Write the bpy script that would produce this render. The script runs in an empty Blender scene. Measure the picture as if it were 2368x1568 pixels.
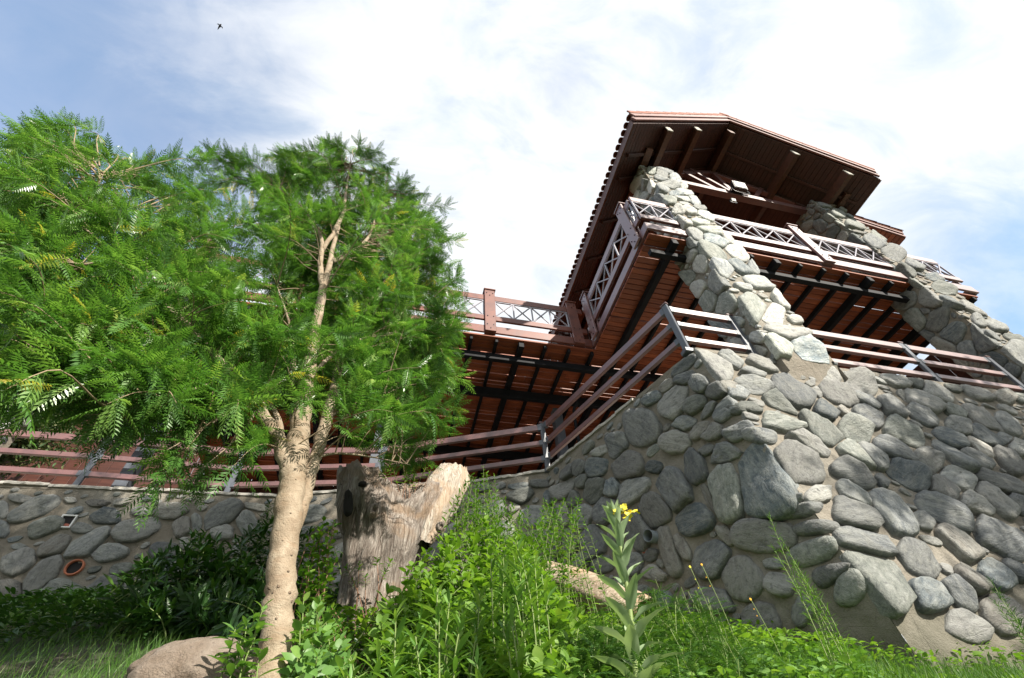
import bpy, math, random
import numpy as np
from mathutils import Vector, Matrix
random.seed(7)
rng = np.random.default_rng(7)
R = math.radians
SC = bpy.context.scene
COL = SC.collection

# ------------------------------------------------------------------ camera, sky, sun, exposure
F_PX, CX, CY = 452.0, 512.0, 339.0
CAM = np.array([[0.9730347, -0.13257248, 0.18875385],
                [-0.22360358, -0.74299764, 0.6308375],
                [-0.05661197, 0.65603281, 0.75260617]])      # columns: right, up, forward
cam_d = bpy.data.cameras.new('camera'); cam = bpy.data.objects.new('camera', cam_d); COL.objects.link(cam)
cam_d.sensor_width = 36.0; cam_d.lens = F_PX / 1024 * 36
cam_d.clip_start = 0.05; cam_d.clip_end = 2000
cam.matrix_world = Matrix([[CAM[r][0], CAM[r][1], -CAM[r][2], 0] for r in range(3)] + [[0, 0, 0, 1]])
SC.camera = cam

SUN = np.array([0.60, -1.10, 0.82]); SUN /= np.linalg.norm(SUN)      # towards the sun
sun_d = bpy.data.lights.new('sun', 'SUN'); sun_o = bpy.data.objects.new('sun', sun_d); COL.objects.link(sun_o)
sun_d.energy = 5.0; sun_d.angle = R(0.5); sun_d.color = (1.0, 0.93, 0.82)
sun_o.rotation_euler = Vector(SUN).to_track_quat('Z', 'Y').to_euler()

VS = SC.view_settings
SC.display_settings.display_device = 'sRGB'
VS.view_transform = 'Standard'; VS.look = 'None'; VS.gamma = 1.0; VS.use_curve_mapping = False
VS.exposure = 1.0
try:
    SC.cycles.max_bounces = 7; SC.cycles.diffuse_bounces = 4; SC.cycles.transparent_max_bounces = 6
except Exception: pass


def ray(px, py):
    v = CAM @ np.array([px - CX, CY - py, F_PX], float)
    return v / np.linalg.norm(v)
def at(px, py, Y):                       # the point of plane y = Y seen at (px, py) of a 1024 wide picture
    r = ray(px, py); return r * (Y / r[1])
def D(x, y): return x * 1024 / 2367., y * 1024 / 2367.


class NT:                                # tiny node-tree helper
    def __init__(s, tree):
        s.t = tree; tree.nodes.clear()
    def n(s, typ, **kw):
        nd = s.t.nodes.new(typ)
        ins = kw.pop('i', {})
        for k, v in kw.items(): setattr(nd, k, v)
        for k, v in ins.items():
            if isinstance(v, bpy.types.NodeSocket): s.t.links.new(v, nd.inputs[k])
            else: nd.inputs[k].default_value = v
        return nd
    def link(s, a, b): s.t.links.new(a, b)
    def math(s, op, a, b=None, c=None, clamp=False):
        nd = s.t.nodes.new('ShaderNodeMath'); nd.operation = op; nd.use_clamp = clamp
        for k, v in enumerate((a, b, c)):
            if v is None: continue
            if isinstance(v, bpy.types.NodeSocket): s.t.links.new(v, nd.inputs[k])
            else: nd.inputs[k].default_value = v
        return nd.outputs[0]
    def mix(s, fac, a, b, blend='MIX'):
        nd = s.t.nodes.new('ShaderNodeMix'); nd.data_type = 'RGBA'; nd.blend_type = blend
        for k, v in ((0, fac), (6, a), (7, b)):
            if isinstance(v, bpy.types.NodeSocket): s.t.links.new(v, nd.inputs[k])
            elif k == 0: nd.inputs[0].default_value = v
            else: nd.inputs[k].default_value = (*v, 1) if len(v) == 3 else v
        return nd.outputs[2]
    def ramp(s, fac, stops, interp='LINEAR'):
        nd = s.t.nodes.new('ShaderNodeValToRGB'); cr = nd.color_ramp; cr.interpolation = interp
        while len(cr.elements) < len(stops): cr.elements.new(0.5)
        for e, (p, c) in zip(cr.elements, stops):
            e.position = p; e.color = (*c, 1) if len(c) == 3 else c
        s.t.links.new(fac, nd.inputs[0]); return nd.outputs[0]
    def noise(s, vec, scale, detail=4, rough=0.55, dist=0.0):
        nd = s.n('ShaderNodeTexNoise'); nd.inputs['Scale'].default_value = scale
        nd.inputs['Detail'].default_value = detail; nd.inputs['Roughness'].default_value = rough
        nd.inputs['Distortion'].default_value = dist
        s.t.links.new(vec, nd.inputs['Vector']); return nd.outputs[0]


w = bpy.data.worlds.new('World'); SC.world = w; w.use_nodes = True
N = NT(w.node_tree)
sky = N.n('ShaderNodeTexSky', sky_type='NISHITA', sun_disc=False)
sky.sun_elevation = math.asin(SUN[2]); sky.sun_rotation = math.atan2(SUN[0], SUN[1])
sky.altitude = 600; sky.air_density = 1.0; sky.dust_density = 1.2; sky.ozone_density = 1.3
tc = N.n('ShaderNodeTexCoord')
gen = tc.outputs['Generated']
sep = N.n('ShaderNodeSeparateXYZ', i={0: gen})
den = N.math('ADD', N.math('MAXIMUM', sep.outputs[2], 0.0), 0.45)
cv = N.n('ShaderNodeCombineXYZ', i={0: N.math('DIVIDE', sep.outputs[0], den), 1: N.math('DIVIDE', sep.outputs[1], den), 2: 0.0})
mp = N.n('ShaderNodeMapping', i={0: cv.outputs[0]}); mp.inputs['Rotation'].default_value = (0, 0, R(35)); mp.inputs['Scale'].default_value = (1.0, 1.7, 1.0)
n1 = N.noise(mp.outputs[0], 1.6, 8, 0.56, 0.35)
n2 = N.noise(mp.outputs[0], 6.0, 7, 0.6, 0.5)
cover = N.math('ADD', N.math('MULTIPLY', n1, 0.72), N.math('MULTIPLY', n2, 0.28))
def hole(px, py, rad, depth, base):
    d = ray(px, py)
    nd = N.n('ShaderNodeVectorMath', operation='DISTANCE', i={0: gen}); nd.inputs[1].default_value = tuple(d)
    m = N.n('ShaderNodeMapRange', interpolation_type='SMOOTHSTEP', i={0: nd.outputs['Value'], 1: 0.0, 2: rad, 3: depth, 4: 0.0})
    return N.math('SUBTRACT', base, m.outputs[0])
cover = hole(70, 120, 0.62, 0.34, cover)
cover = hole(-60, 40, 0.6, 0.08, cover)
cover = hole(300, 60, 0.35, 0.07, cover)
cover = hole(20, 260, 0.45, 0.20, cover)
cover = hole(570, 78, 0.13, 0.15, cover)
cover = hole(1030, 290, 0.30, 0.26, cover)
cover = hole(730, 70, 0.12, 0.05, cover)
mask = N.n('ShaderNodeMapRange', interpolation_type='SMOOTHSTEP', i={0: cover, 1: 0.12, 2: 0.50, 3: 0.24, 4: 1.0}).outputs[0]
shade = N.n('ShaderNodeMapRange', interpolation_type='SMOOTHSTEP', i={0: n2, 1: 0.3, 2: 0.62, 3: 0.0, 4: 1.0}).outputs[0]
ccol = N.mix(shade, (6.5, 7.1, 7.75), (8.3, 8.4, 8.45))
skyb = N.mix(1.0, sky.outputs[0], (1.75, 2.25, 2.45), 'MULTIPLY')
bg = N.n('ShaderNodeBackground', i={0: N.mix(mask, skyb, ccol), 1: 0.068})
out = N.n('ShaderNodeOutputWorld', i={0: bg.outputs[0]})


# ------------------------------------------------------------------ materials
MATS = {}
def material(name):
    m = bpy.data.materials.new(name); m.use_nodes = True; MATS[name] = m
    n = NT(m.node_tree)
    o = n.n('ShaderNodeOutputMaterial')
    return m, n, o
def principled(n, o, col, rough=0.7, bump=None, bstr=0.3, bdist=0.01, metallic=0.0, spec=0.5, coat=None):
    p = n.n('ShaderNodeBsdfPrincipled')
    def setv(k, v):
        if isinstance(v, bpy.types.NodeSocket): n.link(v, p.inputs[k])
        elif isinstance(v, tuple): p.inputs[k].default_value = (*v, 1)
        else: p.inputs[k].default_value = v
    setv('Base Color', col); setv('Roughness', rough); setv('Metallic', metallic); setv('Specular IOR Level', spec)
    if coat: setv('Coat Weight', coat); setv('Coat Roughness', 0.38)
    if bump is not None:
        b = n.n('ShaderNodeBump', i={'Height': bump}); b.inputs['Strength'].default_value = bstr; b.inputs['Distance'].default_value = bdist
        n.link(b.outputs[0], p.inputs['Normal'])
    n.link(p.outputs[0], o.inputs[0]); return p

def stone_mat(name, ramp, gain=1.0):
    m, n, o = material(name)
    tc = n.n('ShaderNodeTexCoord'); oi = n.n('ShaderNodeObjectInfo')
    sc_n = n.n('ShaderNodeSeparateColor', i={0: oi.outputs['Color']}); rnd = sc_n.outputs[0]; val = n.math('ADD', n.math('MULTIPLY', sc_n.outputs[1], 0.75), 0.62)
    off = n.n('ShaderNodeCombineXYZ', i={0: n.math('MULTIPLY', rnd, 37.0), 1: n.math('MULTIPLY', rnd, 91.0), 2: n.math('MULTIPLY', rnd, 53.0)})
    v = n.n('ShaderNodeVectorMath', operation='ADD', i={0: tc.outputs['Object'], 1: off.outputs[0]}).outputs[0]
    mp = n.n('ShaderNodeMapping', i={0: v}); mp.inputs['Scale'].default_value = (4.0, 14.0, 14.0)
    strata = n.noise(mp.outputs[0], 1.3, 7, 0.68, 0.35)
    fine = n.noise(v, 70, 5, 0.7)
    big = n.noise(v, 5, 4, 0.6, 0.4)
    base = n.ramp(rnd, ramp, 'CONSTANT')
    c = n.mix(n.math('MULTIPLY', n.ramp(strata, [(0.42, (0, 0, 0)), (0.66, (1, 1, 1))]), 0.5), base, (0.42, 0.43, 0.40))
    c = n.mix(n.math('MULTIPLY', n.ramp(strata, [(0.30, (1, 1, 1)), (0.42, (0, 0, 0))]), 0.5), c, (0.055, 0.065, 0.07))
    c = n.mix(n.math('MULTIPLY', n.ramp(big, [(0.48, (0, 0, 0)), (0.66, (1, 1, 1))]), 0.38), c, (0.30, 0.30, 0.26))
    c = n.mix(n.math('MULTIPLY', n.ramp(fine, [(0.60, (0, 0, 0)), (0.72, (1, 1, 1))]), 0.55), c, (0.50, 0.50, 0.46))
    c = n.mix(n.math('MULTIPLY', n.ramp(fine, [(0.28, (1, 1, 1)), (0.40, (0, 0, 0))]), 0.5), c, (0.04, 0.045, 0.05))
    med = n.noise(v, 22, 6, 0.72, 0.3)
    c = n.mix(n.math('MULTIPLY', n.ramp(med, [(0.36, (1, 1, 1)), (0.47, (0, 0, 0))]), 0.55), c, (0.07, 0.075, 0.075))
    c = n.mix(n.math('MULTIPLY', n.ramp(med, [(0.56, (0, 0, 0)), (0.68, (1, 1, 1))]), 0.45), c, (0.38, 0.37, 0.33))
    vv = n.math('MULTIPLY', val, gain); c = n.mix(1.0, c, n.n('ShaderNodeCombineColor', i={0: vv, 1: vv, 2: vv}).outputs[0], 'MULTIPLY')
    mp2 = n.n('ShaderNodeMapping', i={0: v}); mp2.inputs['Scale'].default_value = (2.2, 9.0, 9.0)
    vor = n.n('ShaderNodeTexVoronoi', feature='DISTANCE_TO_EDGE', i={'Vector': mp2.outputs[0], 'Scale': 0.9})
    crack = n.ramp(vor.outputs[0], [(0.0, (0, 0, 0)), (0.035, (1, 1, 1))])
    h = n.math('ADD', n.math('ADD', n.math('MULTIPLY', strata, 0.9), n.math('MULTIPLY', fine, 0.30)), n.math('ADD', n.math('MULTIPLY', crack, 0.10), n.math('MULTIPLY', med, 0.55)))
    principled(n, o, c, 0.80, h, 1.0, 0.022)
    return m
RAMP = [(0.0, (0.145, 0.158, 0.166)), (0.16, (0.190, 0.198, 0.195)), (0.32, (0.165, 0.180, 0.160)), (0.46, (0.245, 0.243, 0.230)),
        (0.60, (0.105, 0.130, 0.145)), (0.72, (0.215, 0.200, 0.175)), (0.88, (0.27, 0.265, 0.245)), (0.965, (0.30, 0.225, 0.20))]
stone_mat('field_stone', RAMP, 0.86)
stone_mat('sunlit_stone', RAMP, 1.55)  # field_stone lightened: the sunlit pillar's brightness is put into the colour
stone_mat('cool_stone', RAMP, 0.85)

m, n, o = material('mortar')
tc = n.n('ShaderNodeTexCoord'); v = tc.outputs['Object']
a = n.noise(v, 1.1, 5, 0.6, 0.3); b = n.noise(v, 9, 6, 0.7); f = n.noise(v, 120, 3, 0.6)
c = n.mix(n.ramp(a, [(0.35, (0, 0, 0)), (0.65, (1, 1, 1))]), (0.215, 0.185, 0.145), (0.285, 0.265, 0.225))
c = n.mix(n.math('MULTIPLY', n.ramp(b, [(0.45, (0, 0, 0)), (0.7, (1, 1, 1))]), 0.5), c, (0.17, 0.155, 0.125))
st = n.noise(v, 2.3, 6, 0.7, 0.8)
c = n.mix(n.math('MULTIPLY', n.ramp(st, [(0.50, (0, 0, 0)), (0.66, (1, 1, 1))]), 0.45), c, (0.115, 0.11, 0.085))
sz = n.n('ShaderNodeSeparateXYZ', i={0: v})
lowz = n.n('ShaderNodeMapRange', i={0: n.math('ADD', sz.outputs[2], n.math('MULTIPLY', st, -1.0)), 1: 0.2, 2: 0.9, 3: 0.75, 4: 0.0})
c = n.mix(lowz.outputs[0], c, (0.10, 0.095, 0.065))
vc = n.n('ShaderNodeTexVoronoi', feature='DISTANCE_TO_EDGE', i={'Vector': v, 'Scale': 3.2})
ck = n.ramp(n.math('ADD', vc.outputs[0], n.math('MULTIPLY', b, 0.03)), [(0.012, (0, 0, 0)), (0.022, (1, 1, 1))])
h = n.math('ADD', n.math('ADD', n.math('MULTIPLY', b, 1.0), n.math('MULTIPLY', f, 0.22)), n.math('MULTIPLY', ck, 0.12))
principled(n, o, c, 0.92, h, 1.0, 0.035)

m, n, o = material('coping')
tc = n.n('ShaderNodeTexCoord'); v = tc.outputs['Object']
b = n.noise(v, 14, 6, 0.7); f = n.noise(v, 90, 3, 0.6)
c = n.mix(n.ramp(b, [(0.35, (0, 0, 0)), (0.65, (1, 1, 1))]), (0.33, 0.31, 0.27), (0.47, 0.45, 0.41))
principled(n, o, c, 0.9, n.math('ADD', b, n.math('MULTIPLY', f, 0.3)), 0.6, 0.012)

def wood(name, dark, light, rough=0.45, axis=(1.2, 22, 22), spec=0.5, coat=0.0, rnd_amt=0.5):
    m, n, o = material(name)
    tc = n.n('ShaderNodeTexCoord'); oi = n.n('ShaderNodeObjectInfo'); rnd = oi.outputs['Random']
    off = n.n('ShaderNodeCombineXYZ', i={0: n.math('MULTIPLY', rnd, 31.0), 1: n.math('MULTIPLY', rnd, 17.0), 2: n.math('MULTIPLY', rnd, 23.0)})
    v = n.n('ShaderNodeVectorMath', operation='ADD', i={0: tc.outputs['Object'], 1: off.outputs[0]}).outputs[0]
    mp = n.n('ShaderNodeMapping', i={0: v}); mp.inputs['Scale'].default_value = axis
    g = n.noise(mp.outputs[0], 1.5, 6, 0.62, 0.6)
    big = n.noise(v, 1.7, 3, 0.5)
    k = n.math('ADD', n.math('MULTIPLY', g, 0.75), n.math('MULTIPLY', big, 0.25))
    c = n.mix(n.ramp(k, [(0.36, (0, 0, 0)), (0.64, (1, 1, 1))]), dark, light)
    c = n.mix(n.math('MULTIPLY', rnd, rnd_amt), c, tuple(x * 0.55 for x in dark))
    rr = n.math('ADD', n.math('MULTIPLY', g, 0.25), rough - 0.1)
    principled(n, o, c, rr, g, 0.18, 0.004, spec=spec, coat=coat)
    return m
wood('deck_wood', (0.20, 0.044, 0.016), (0.42, 0.115, 0.040), 0.5, rnd_amt=0.7)
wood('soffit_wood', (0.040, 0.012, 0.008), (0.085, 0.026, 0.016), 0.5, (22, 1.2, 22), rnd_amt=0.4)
wood('rail_wood', (0.10, 0.036, 0.036), (0.175, 0.065, 0.060), 0.5, (3, 3, 3), spec=0.8, coat=1.0, rnd_amt=0.2)
wood('trim_wood', (0.10, 0.026, 0.018), (0.20, 0.060, 0.036), 0.5, (3, 3, 3), spec=0.5, coat=0.2, rnd_amt=0.2)
wood('beam_wood', (0.055, 0.020, 0.011), (0.13, 0.046, 0.022), 0.5, (20, 1.2, 20), rnd_amt=0.2)
def plain(name, col, rough=0.5, metallic=0.0, spec=0.5, bump=0.0, bscale=60, var=0.25):
    m, n, o = material(name)
    tc = n.n('ShaderNodeTexCoord'); g = n.noise(tc.outputs['Object'], bscale, 4, 0.6); g2 = n.noise(tc.outputs['Object'], bscale / 12, 3, 0.6)
    c = n.mix(n.ramp(g2, [(0.35, (0, 0, 0)), (0.65, (1, 1, 1))]), tuple(x * (1 - var) for x in col), tuple(min(1, x * (1 + var)) for x in col))
    principled(n, o, c, rough, g, bump, 0.004, metallic, spec)
    return m
plain('black_steel', (0.010, 0.011, 0.014), 0.65, 0.0, 0.2, 0.1)
plain('grey_steel', (0.085, 0.095, 0.115), 0.4, 0.0, 0.6, 0.1, var=0.1)
plain('bar_metal', (0.26, 0.25, 0.29), 0.35, 0.0, 0.6, 0.0, var=0.08)
plain('bolt_metal', (0.05, 0.045, 0.05), 0.35, 0.8)
plain('white_paint', (0.74, 0.74, 0.72), 0.5, var=0.08)
plain('lamp_glass', (0.80, 0.80, 0.78), 0.18, spec=0.8, var=0.05)
plain('lamp_body', (0.03, 0.03, 0.035), 0.4)
plain('pipe_grey', (0.15, 0.175, 0.19), 0.4, 0.0, 0.5, 0.2)
plain('pipe_clay', (0.42, 0.14, 0.07), 0.7)
plain('dark_hole', (0.012, 0.010, 0.010), 0.9)
plain('terrace_floor', (0.42, 0.37, 0.31), 0.9, bump=0.4)
plain('roof_tile', (0.24, 0.072, 0.036), 0.75, bump=0.5, bscale=40, var=0.35)
plain('petal', (0.85, 0.72, 0.05), 0.6, var=0.1)
plain('petal_orange', (0.85, 0.42, 0.03), 0.6, var=0.1)
plain('bird_dark', (0.03, 0.03, 0.04), 0.8)
plain('brick_red', (0.40, 0.13, 0.09), 0.9, bump=0.5)

def rock_mat():
    m, n, o = material('granite')
    v = n.n('ShaderNodeTexCoord').outputs['Object']
    a = n.noise(v, 6, 7, 0.7, 0.5); f = n.noise(v, 45, 6, 0.78)
    c = n.mix(n.ramp(a, [(0.35, (0, 0, 0)), (0.65, (1, 1, 1))]), (0.24, 0.18, 0.13), (0.40, 0.33, 0.27))
    c = n.mix(n.math('MULTIPLY', n.ramp(f, [(0.30, (1, 1, 1)), (0.42, (0, 0, 0))]), 0.8), c, (0.13, 0.10, 0.09))
    principled(n, o, c, 0.9, n.math('ADD', a, n.math('MULTIPLY', f, 0.5)), 1.0, 0.06)
rock_mat()
def bark_mat():
    m, n, o = material('bark')
    tc = n.n('ShaderNodeTexCoord'); v = tc.outputs['Object']
    a = n.noise(v, 7, 6, 0.65, 0.4)
    mp = n.n('ShaderNodeMapping', i={0: v}); mp.inputs['Scale'].default_value = (10, 10, 26)
    ring = n.noise(mp.outputs[0], 1.2, 5, 0.6, 0.5)
    f = n.noise(v, 160, 3, 0.6)
    vor = n.n('ShaderNodeTexVoronoi', i={'Vector': v, 'Scale': 22.0})
    spot = n.ramp(vor.outputs[0], [(0.10, (1, 1, 1)), (0.17, (0, 0, 0))])
    c = n.mix(n.ramp(a, [(0.35, (0, 0, 0)), (0.65, (1, 1, 1))]), (0.21, 0.155, 0.10), (0.36, 0.295, 0.215))
    c = n.mix(n.math('MULTIPLY', n.ramp(ring, [(0.35, (1, 1, 1)), (0.48, (0, 0, 0))]), 0.35), c, (0.26, 0.17, 0.10))
    c = n.mix(n.math('MULTIPLY', spot, 0.75), c, (0.13, 0.08, 0.05))
    pt = n.noise(v, 26, 6, 0.7, 0.8)
    c = n.mix(n.math('MULTIPLY', n.ramp(pt, [(0.52, (0, 0, 0)), (0.64, (1, 1, 1))]), 0.5), c, (0.20, 0.145, 0.095))
    h = n.math('ADD', n.math('ADD', n.math('MULTIPLY', ring, 0.3), n.math('MULTIPLY', f, 0.25)), n.math('ADD', n.math('MULTIPLY', spot, 0.7), n.math('MULTIPLY', pt, -0.5)))
    principled(n, o, c, 0.8, h, 1.0, 0.016)
bark_mat()
def deadwood_mat():
    m, n, o = material('dead_wood')
    tc = n.n('ShaderNodeTexCoord'); v = tc.outputs['Object']
    mp = n.n('ShaderNodeMapping', i={0: v}); mp.inputs['Scale'].default_value = (30, 30, 3.0)
    g = n.noise(mp.outputs[0], 1.4, 8, 0.68, 1.3)
    a = n.noise(v, 3.2, 5, 0.6, 0.5)
    c = n.ramp(g, [(0.32, (0.045, 0.035, 0.028)), (0.44, (0.17, 0.135, 0.11)), (0.62, (0.36, 0.32, 0.28))])
    c = n.mix(n.math('MULTIPLY', n.ramp(a, [(0.48, (0, 0, 0)), (0.62, (1, 1, 1))]), 0.6), c, (0.26, 0.17, 0.10))
    c = n.mix(n.math('MULTIPLY', n.ramp(a, [(0.32, (1, 1, 1)), (0.42, (0, 0, 0))]), 0.65), c, (0.10, 0.08, 0.065))
    principled(n, o, c, 0.85, g, 1.0, 0.030)
    m, n, o = material('pale_dead_wood')
    v = n.n('ShaderNodeTexCoord').outputs['Object']
    mp = n.n('ShaderNodeMapping', i={0: v}); mp.inputs['Scale'].default_value = (26, 26, 3.5)
    g = n.noise(mp.outputs[0], 1.4, 8, 0.68, 1.5); a = n.noise(v, 4, 5, 0.6, .5)
    c = n.ramp(g, [(0.32, (0.12, 0.09, 0.07)), (0.44, (0.36, 0.30, 0.24)), (0.62, (0.54, 0.49, 0.42))])
    c = n.mix(n.math('MULTIPLY', n.ramp(a, [(0.50, (0, 0, 0)), (0.62, (1, 1, 1))]), 0.6), c, (0.40, 0.27, 0.17))
    principled(n, o, c, 0.85, g, 1.0, 0.025)
    m, n, o = material('sawn_wood')
    v = n.n('ShaderNodeTexCoord').outputs['Object']
    mp = n.n('ShaderNodeMapping', i={0: v}); mp.inputs['Scale'].default_value = (2.5, 26, 26)
    g = n.noise(mp.outputs[0], 1.4, 7, 0.65, 0.8); a = n.noise(v, 5, 5, 0.6)
    c = n.ramp(g, [(0.32, (0.12, 0.085, 0.055)), (0.45, (0.29, 0.22, 0.155)), (0.62, (0.45, 0.37, 0.28))])
    c = n.mix(n.math('MULTIPLY', n.ramp(a, [(0.52, (0, 0, 0)), (0.66, (1, 1, 1))]), 0.5), c, (0.38, 0.20, 0.09))
    principled(n, o, c, 0.8, g, 0.9, 0.015)
deadwood_mat()
def leaf_mat(name, stops, rough=0.45, trans=0.35, tint=(1.25, 1.35, 0.5), spec=0.4, vein=0.0):
    m, n, o = material(name)
    at_ = n.n('ShaderNodeAttribute', attribute_name='rnd')
    c = n.ramp(at_.outputs['Fac'], stops)
    p = n.n('ShaderNodeBsdfPrincipled'); n.link(c, p.inputs['Base Color'])
    p.inputs['Roughness'].default_value = rough; p.inputs['Specular IOR Level'].default_value = spec
    t = n.n('ShaderNodeBsdfTranslucent'); n.link(n.mix(1.0, c, tint, 'MULTIPLY'), t.inputs[0])
    mx = n.n('ShaderNodeMixShader'); mx.inputs[0].default_value = trans
    n.link(p.outputs[0], mx.inputs[1]); n.link(t.outputs[0], mx.inputs[2]); n.link(mx.outputs[0], o.inputs[0])
leaf_mat('tree_leaf', [(0.0, (0.045, 0.125, 0.030)), (0.5, (0.105, 0.235, 0.045)), (0.88, (0.20, 0.34, 0.08)), (0.97, (0.36, 0.42, 0.12)), (1.0, (0.50, 0.40, 0.06))], 0.34, 0.40, (1.2, 1.3, 0.6), 0.6)
leaf_mat('lime_leaf', [(0.0, (0.10, 0.21, 0.03)), (0.6, (0.17, 0.30, 0.045)), (1.0, (0.25, 0.37, 0.07))], 0.5, 0.45)
leaf_mat('glossy_leaf', [(0.0, (0.06, 0.15, 0.022)), (0.6, (0.12, 0.26, 0.03)), (0.9, (0.24, 0.36, 0.04)), (1.0, (0.33, 0.28, 0.05))], 0.22, 0.3, spec=0.6)
leaf_mat('spear_leaf', [(0.0, (0.08, 0.18, 0.04)), (0.6, (0.14, 0.27, 0.065)), (1.0, (0.26, 0.40, 0.09))], 0.45, 0.35)
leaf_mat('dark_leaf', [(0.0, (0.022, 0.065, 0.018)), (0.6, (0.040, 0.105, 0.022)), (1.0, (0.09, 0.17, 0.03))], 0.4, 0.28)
leaf_mat('grass_blade', [(0.0, (0.045, 0.12, 0.018)), (0.6, (0.085, 0.19, 0.03)), (1.0, (0.17, 0.24, 0.06))], 0.5, 0.35)
leaf_mat('far_leaf', [(0.0, (0.025, 0.060, 0.018)), (0.6, (0.055, 0.095, 0.025)), (1.0, (0.13, 0.13, 0.05))], 0.6, 0.2)
leaf_mat('brown_leaf', [(0.0, (0.09, 0.08, 0.035)), (0.6, (0.16, 0.12, 0.06)), (1.0, (0.25, 0.16, 0.07))], 0.6, 0.2)
leaf_mat('woolly_leaf', [(0.0, (0.18, 0.27, 0.15)), (0.6, (0.26, 0.35, 0.20)), (1.0, (0.36, 0.45, 0.28))], 0.75, 0.28, (1.1, 1.2, 0.6), 0.2)
leaf_mat('fern_leaf', [(0.0, (0.040, 0.105, 0.030)), (0.6, (0.07, 0.16, 0.04)), (1.0, (0.12, 0.22, 0.05))], 0.5, 0.3)
plain('green_stem', (0.16, 0.22, 0.06), 0.6, var=0.2)
plain('brown_twig', (0.24, 0.18, 0.11), 0.8, var=0.3)
plain('red_twig', (0.20, 0.11, 0.07), 0.8, var=0.3)

m, n, o = material('soil')
v = n.n('ShaderNodeTexCoord').outputs['Object']
a = n.noise(v, 3, 6, 0.7); f = n.noise(v, 40, 4, 0.7)
c = n.mix(n.ramp(a, [(0.4, (0, 0, 0)), (0.6, (1, 1, 1))]), (0.055, 0.045, 0.028), (0.04, 0.07, 0.022))
principled(n, o, c, 0.95, n.math('ADD', a, f), 1.0, 0.05)

# ------------------------------------------------------------------ building helpers
def tag(o, label=None, cat=None, group=None, kind=None):
    if label: o['label'] = label
    if cat: o['category'] = cat
    if group: o['group'] = group
    if kind: o['kind'] = kind
    return o
def empty(name, loc, label=None, cat=None, group=None, kind=None):
    o = bpy.data.objects.new(name, None); COL.objects.link(o); o.location = tuple(map(float, loc))
    o.empty_display_size = 0.1
    return tag(o, label, cat, group, kind)
def link(name, me, mat, parent=None, loc=None, rot=None):
    """link mesh as an object; loc/rot (3x3) are world, parent Empties carry no rotation"""
    o = bpy.data.objects.new(name, me); COL.objects.link(o)
    if mat and not me.materials: me.materials.append(MATS[mat] if isinstance(mat, str) else mat)
    M = Matrix.Identity(4)
    if rot is not None:
        M = Matrix([[*map(float, rot[r]), 0] for r in range(3)] + [[0, 0, 0, 1]])
    if loc is not None: M.translation = Vector(tuple(map(float, loc)))
    if parent is not None:
        o.parent = parent
        P = Matrix.Identity(4); q = parent
        while q is not None: P = q.matrix_basis @ P; q = q.parent
        o.matrix_basis = P.inverted() @ M
    else: o.matrix_basis = M
    return o
def mesh(name, verts, faces, smooth=False):
    me = bpy.data.meshes.new(name)
    me.from_pydata([tuple(map(float, v)) for v in verts], [], faces)
    if smooth: me.polygons.foreach_set('use_smooth', [True] * len(me.polygons))
    me.update(); return me

UBOX_V = np.array([(x, y, z) for x in (-.5, .5) for y in (-.5, .5) for z in (-.5, .5)], float)
UBOX_F = [(0, 1, 3, 2), (4, 6, 7, 5), (0, 4, 5, 1), (2, 3, 7, 6), (0, 2, 6, 4), (1, 5, 7, 3)]
def chamfer_box(lx, ly, lz, b):
    vs = []; 
    b = min(b, lx * .3, ly * .3, lz * .3)
    hx, hy, hz = lx / 2, ly / 2, lz / 2
    for sx in (-1, 1):
        for sy in (-1, 1):
            for sz in (-1, 1):
                vs += [(sx * hx, sy * (hy - b), sz * (hz - b)), (sx * (hx - b), sy * hy, sz * (hz - b)), (sx * (hx - b), sy * (hy - b), sz * hz)]
    import bmesh
    bm = bmesh.new()
    for v in vs: bm.verts.new(v)
    bmesh.ops.convex_hull(bm, input=bm.verts)
    bmesh.ops.dissolve_limit(bm, angle_limit=0.01, verts=bm.verts, edges=bm.edges)
    bm.normal_update(); return bm
_boxcache = {}
def box_mesh(lx, ly, lz, b=0.006, mat=None):
    key = (round(lx, 3), round(ly, 3), round(lz, 3), b, mat)
    if key not in _boxcache:
        me = bpy.data.meshes.new('block')
        bm = chamfer_box(lx, ly, lz, b); bm.to_mesh(me); bm.free(); _boxcache[key] = me
    return _boxcache[key]
def frame_of(p0, p1, up):
    x = np.array(p1, float) - np.array(p0, float); L = np.linalg.norm(x); x /= L
    z = np.array(up, float) - np.dot(up, x) * x
    if np.linalg.norm(z) < 1e-6: z = np.array([0, 1., 0]) - x[1] * x
    z /= np.linalg.norm(z); y = np.cross(z, x)
    return np.array([x, y, z]).T, L
def bar(name, p0, p1, wid, hei, mat, parent, up=(0, 0, 1), b=0.006):
    """a squared member from p0 to p1 (centre line), wid sideways, hei along up"""
    Rm, L = frame_of(p0, p1, up)
    me = box_mesh(L, wid, hei, b, mat)
    if not me.materials: me.materials.append(MATS[mat])
    elif me.materials[0].name != mat:
        me = me.copy(); me.materials[0] = MATS[mat]
    return link(name, me, None, parent, (np.array(p0, float) + np.array(p1, float)) / 2, Rm)
def block(name, lo, hi, mat, parent, b=0.006):
    lo = np.array(lo, float); hi = np.array(hi, float); c = (lo + hi) / 2
    return bar(name, (lo[0], c[1], c[2]), (hi[0], c[1], c[2]), hi[1] - lo[1], hi[2] - lo[2], mat, parent, b=b)

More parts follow.
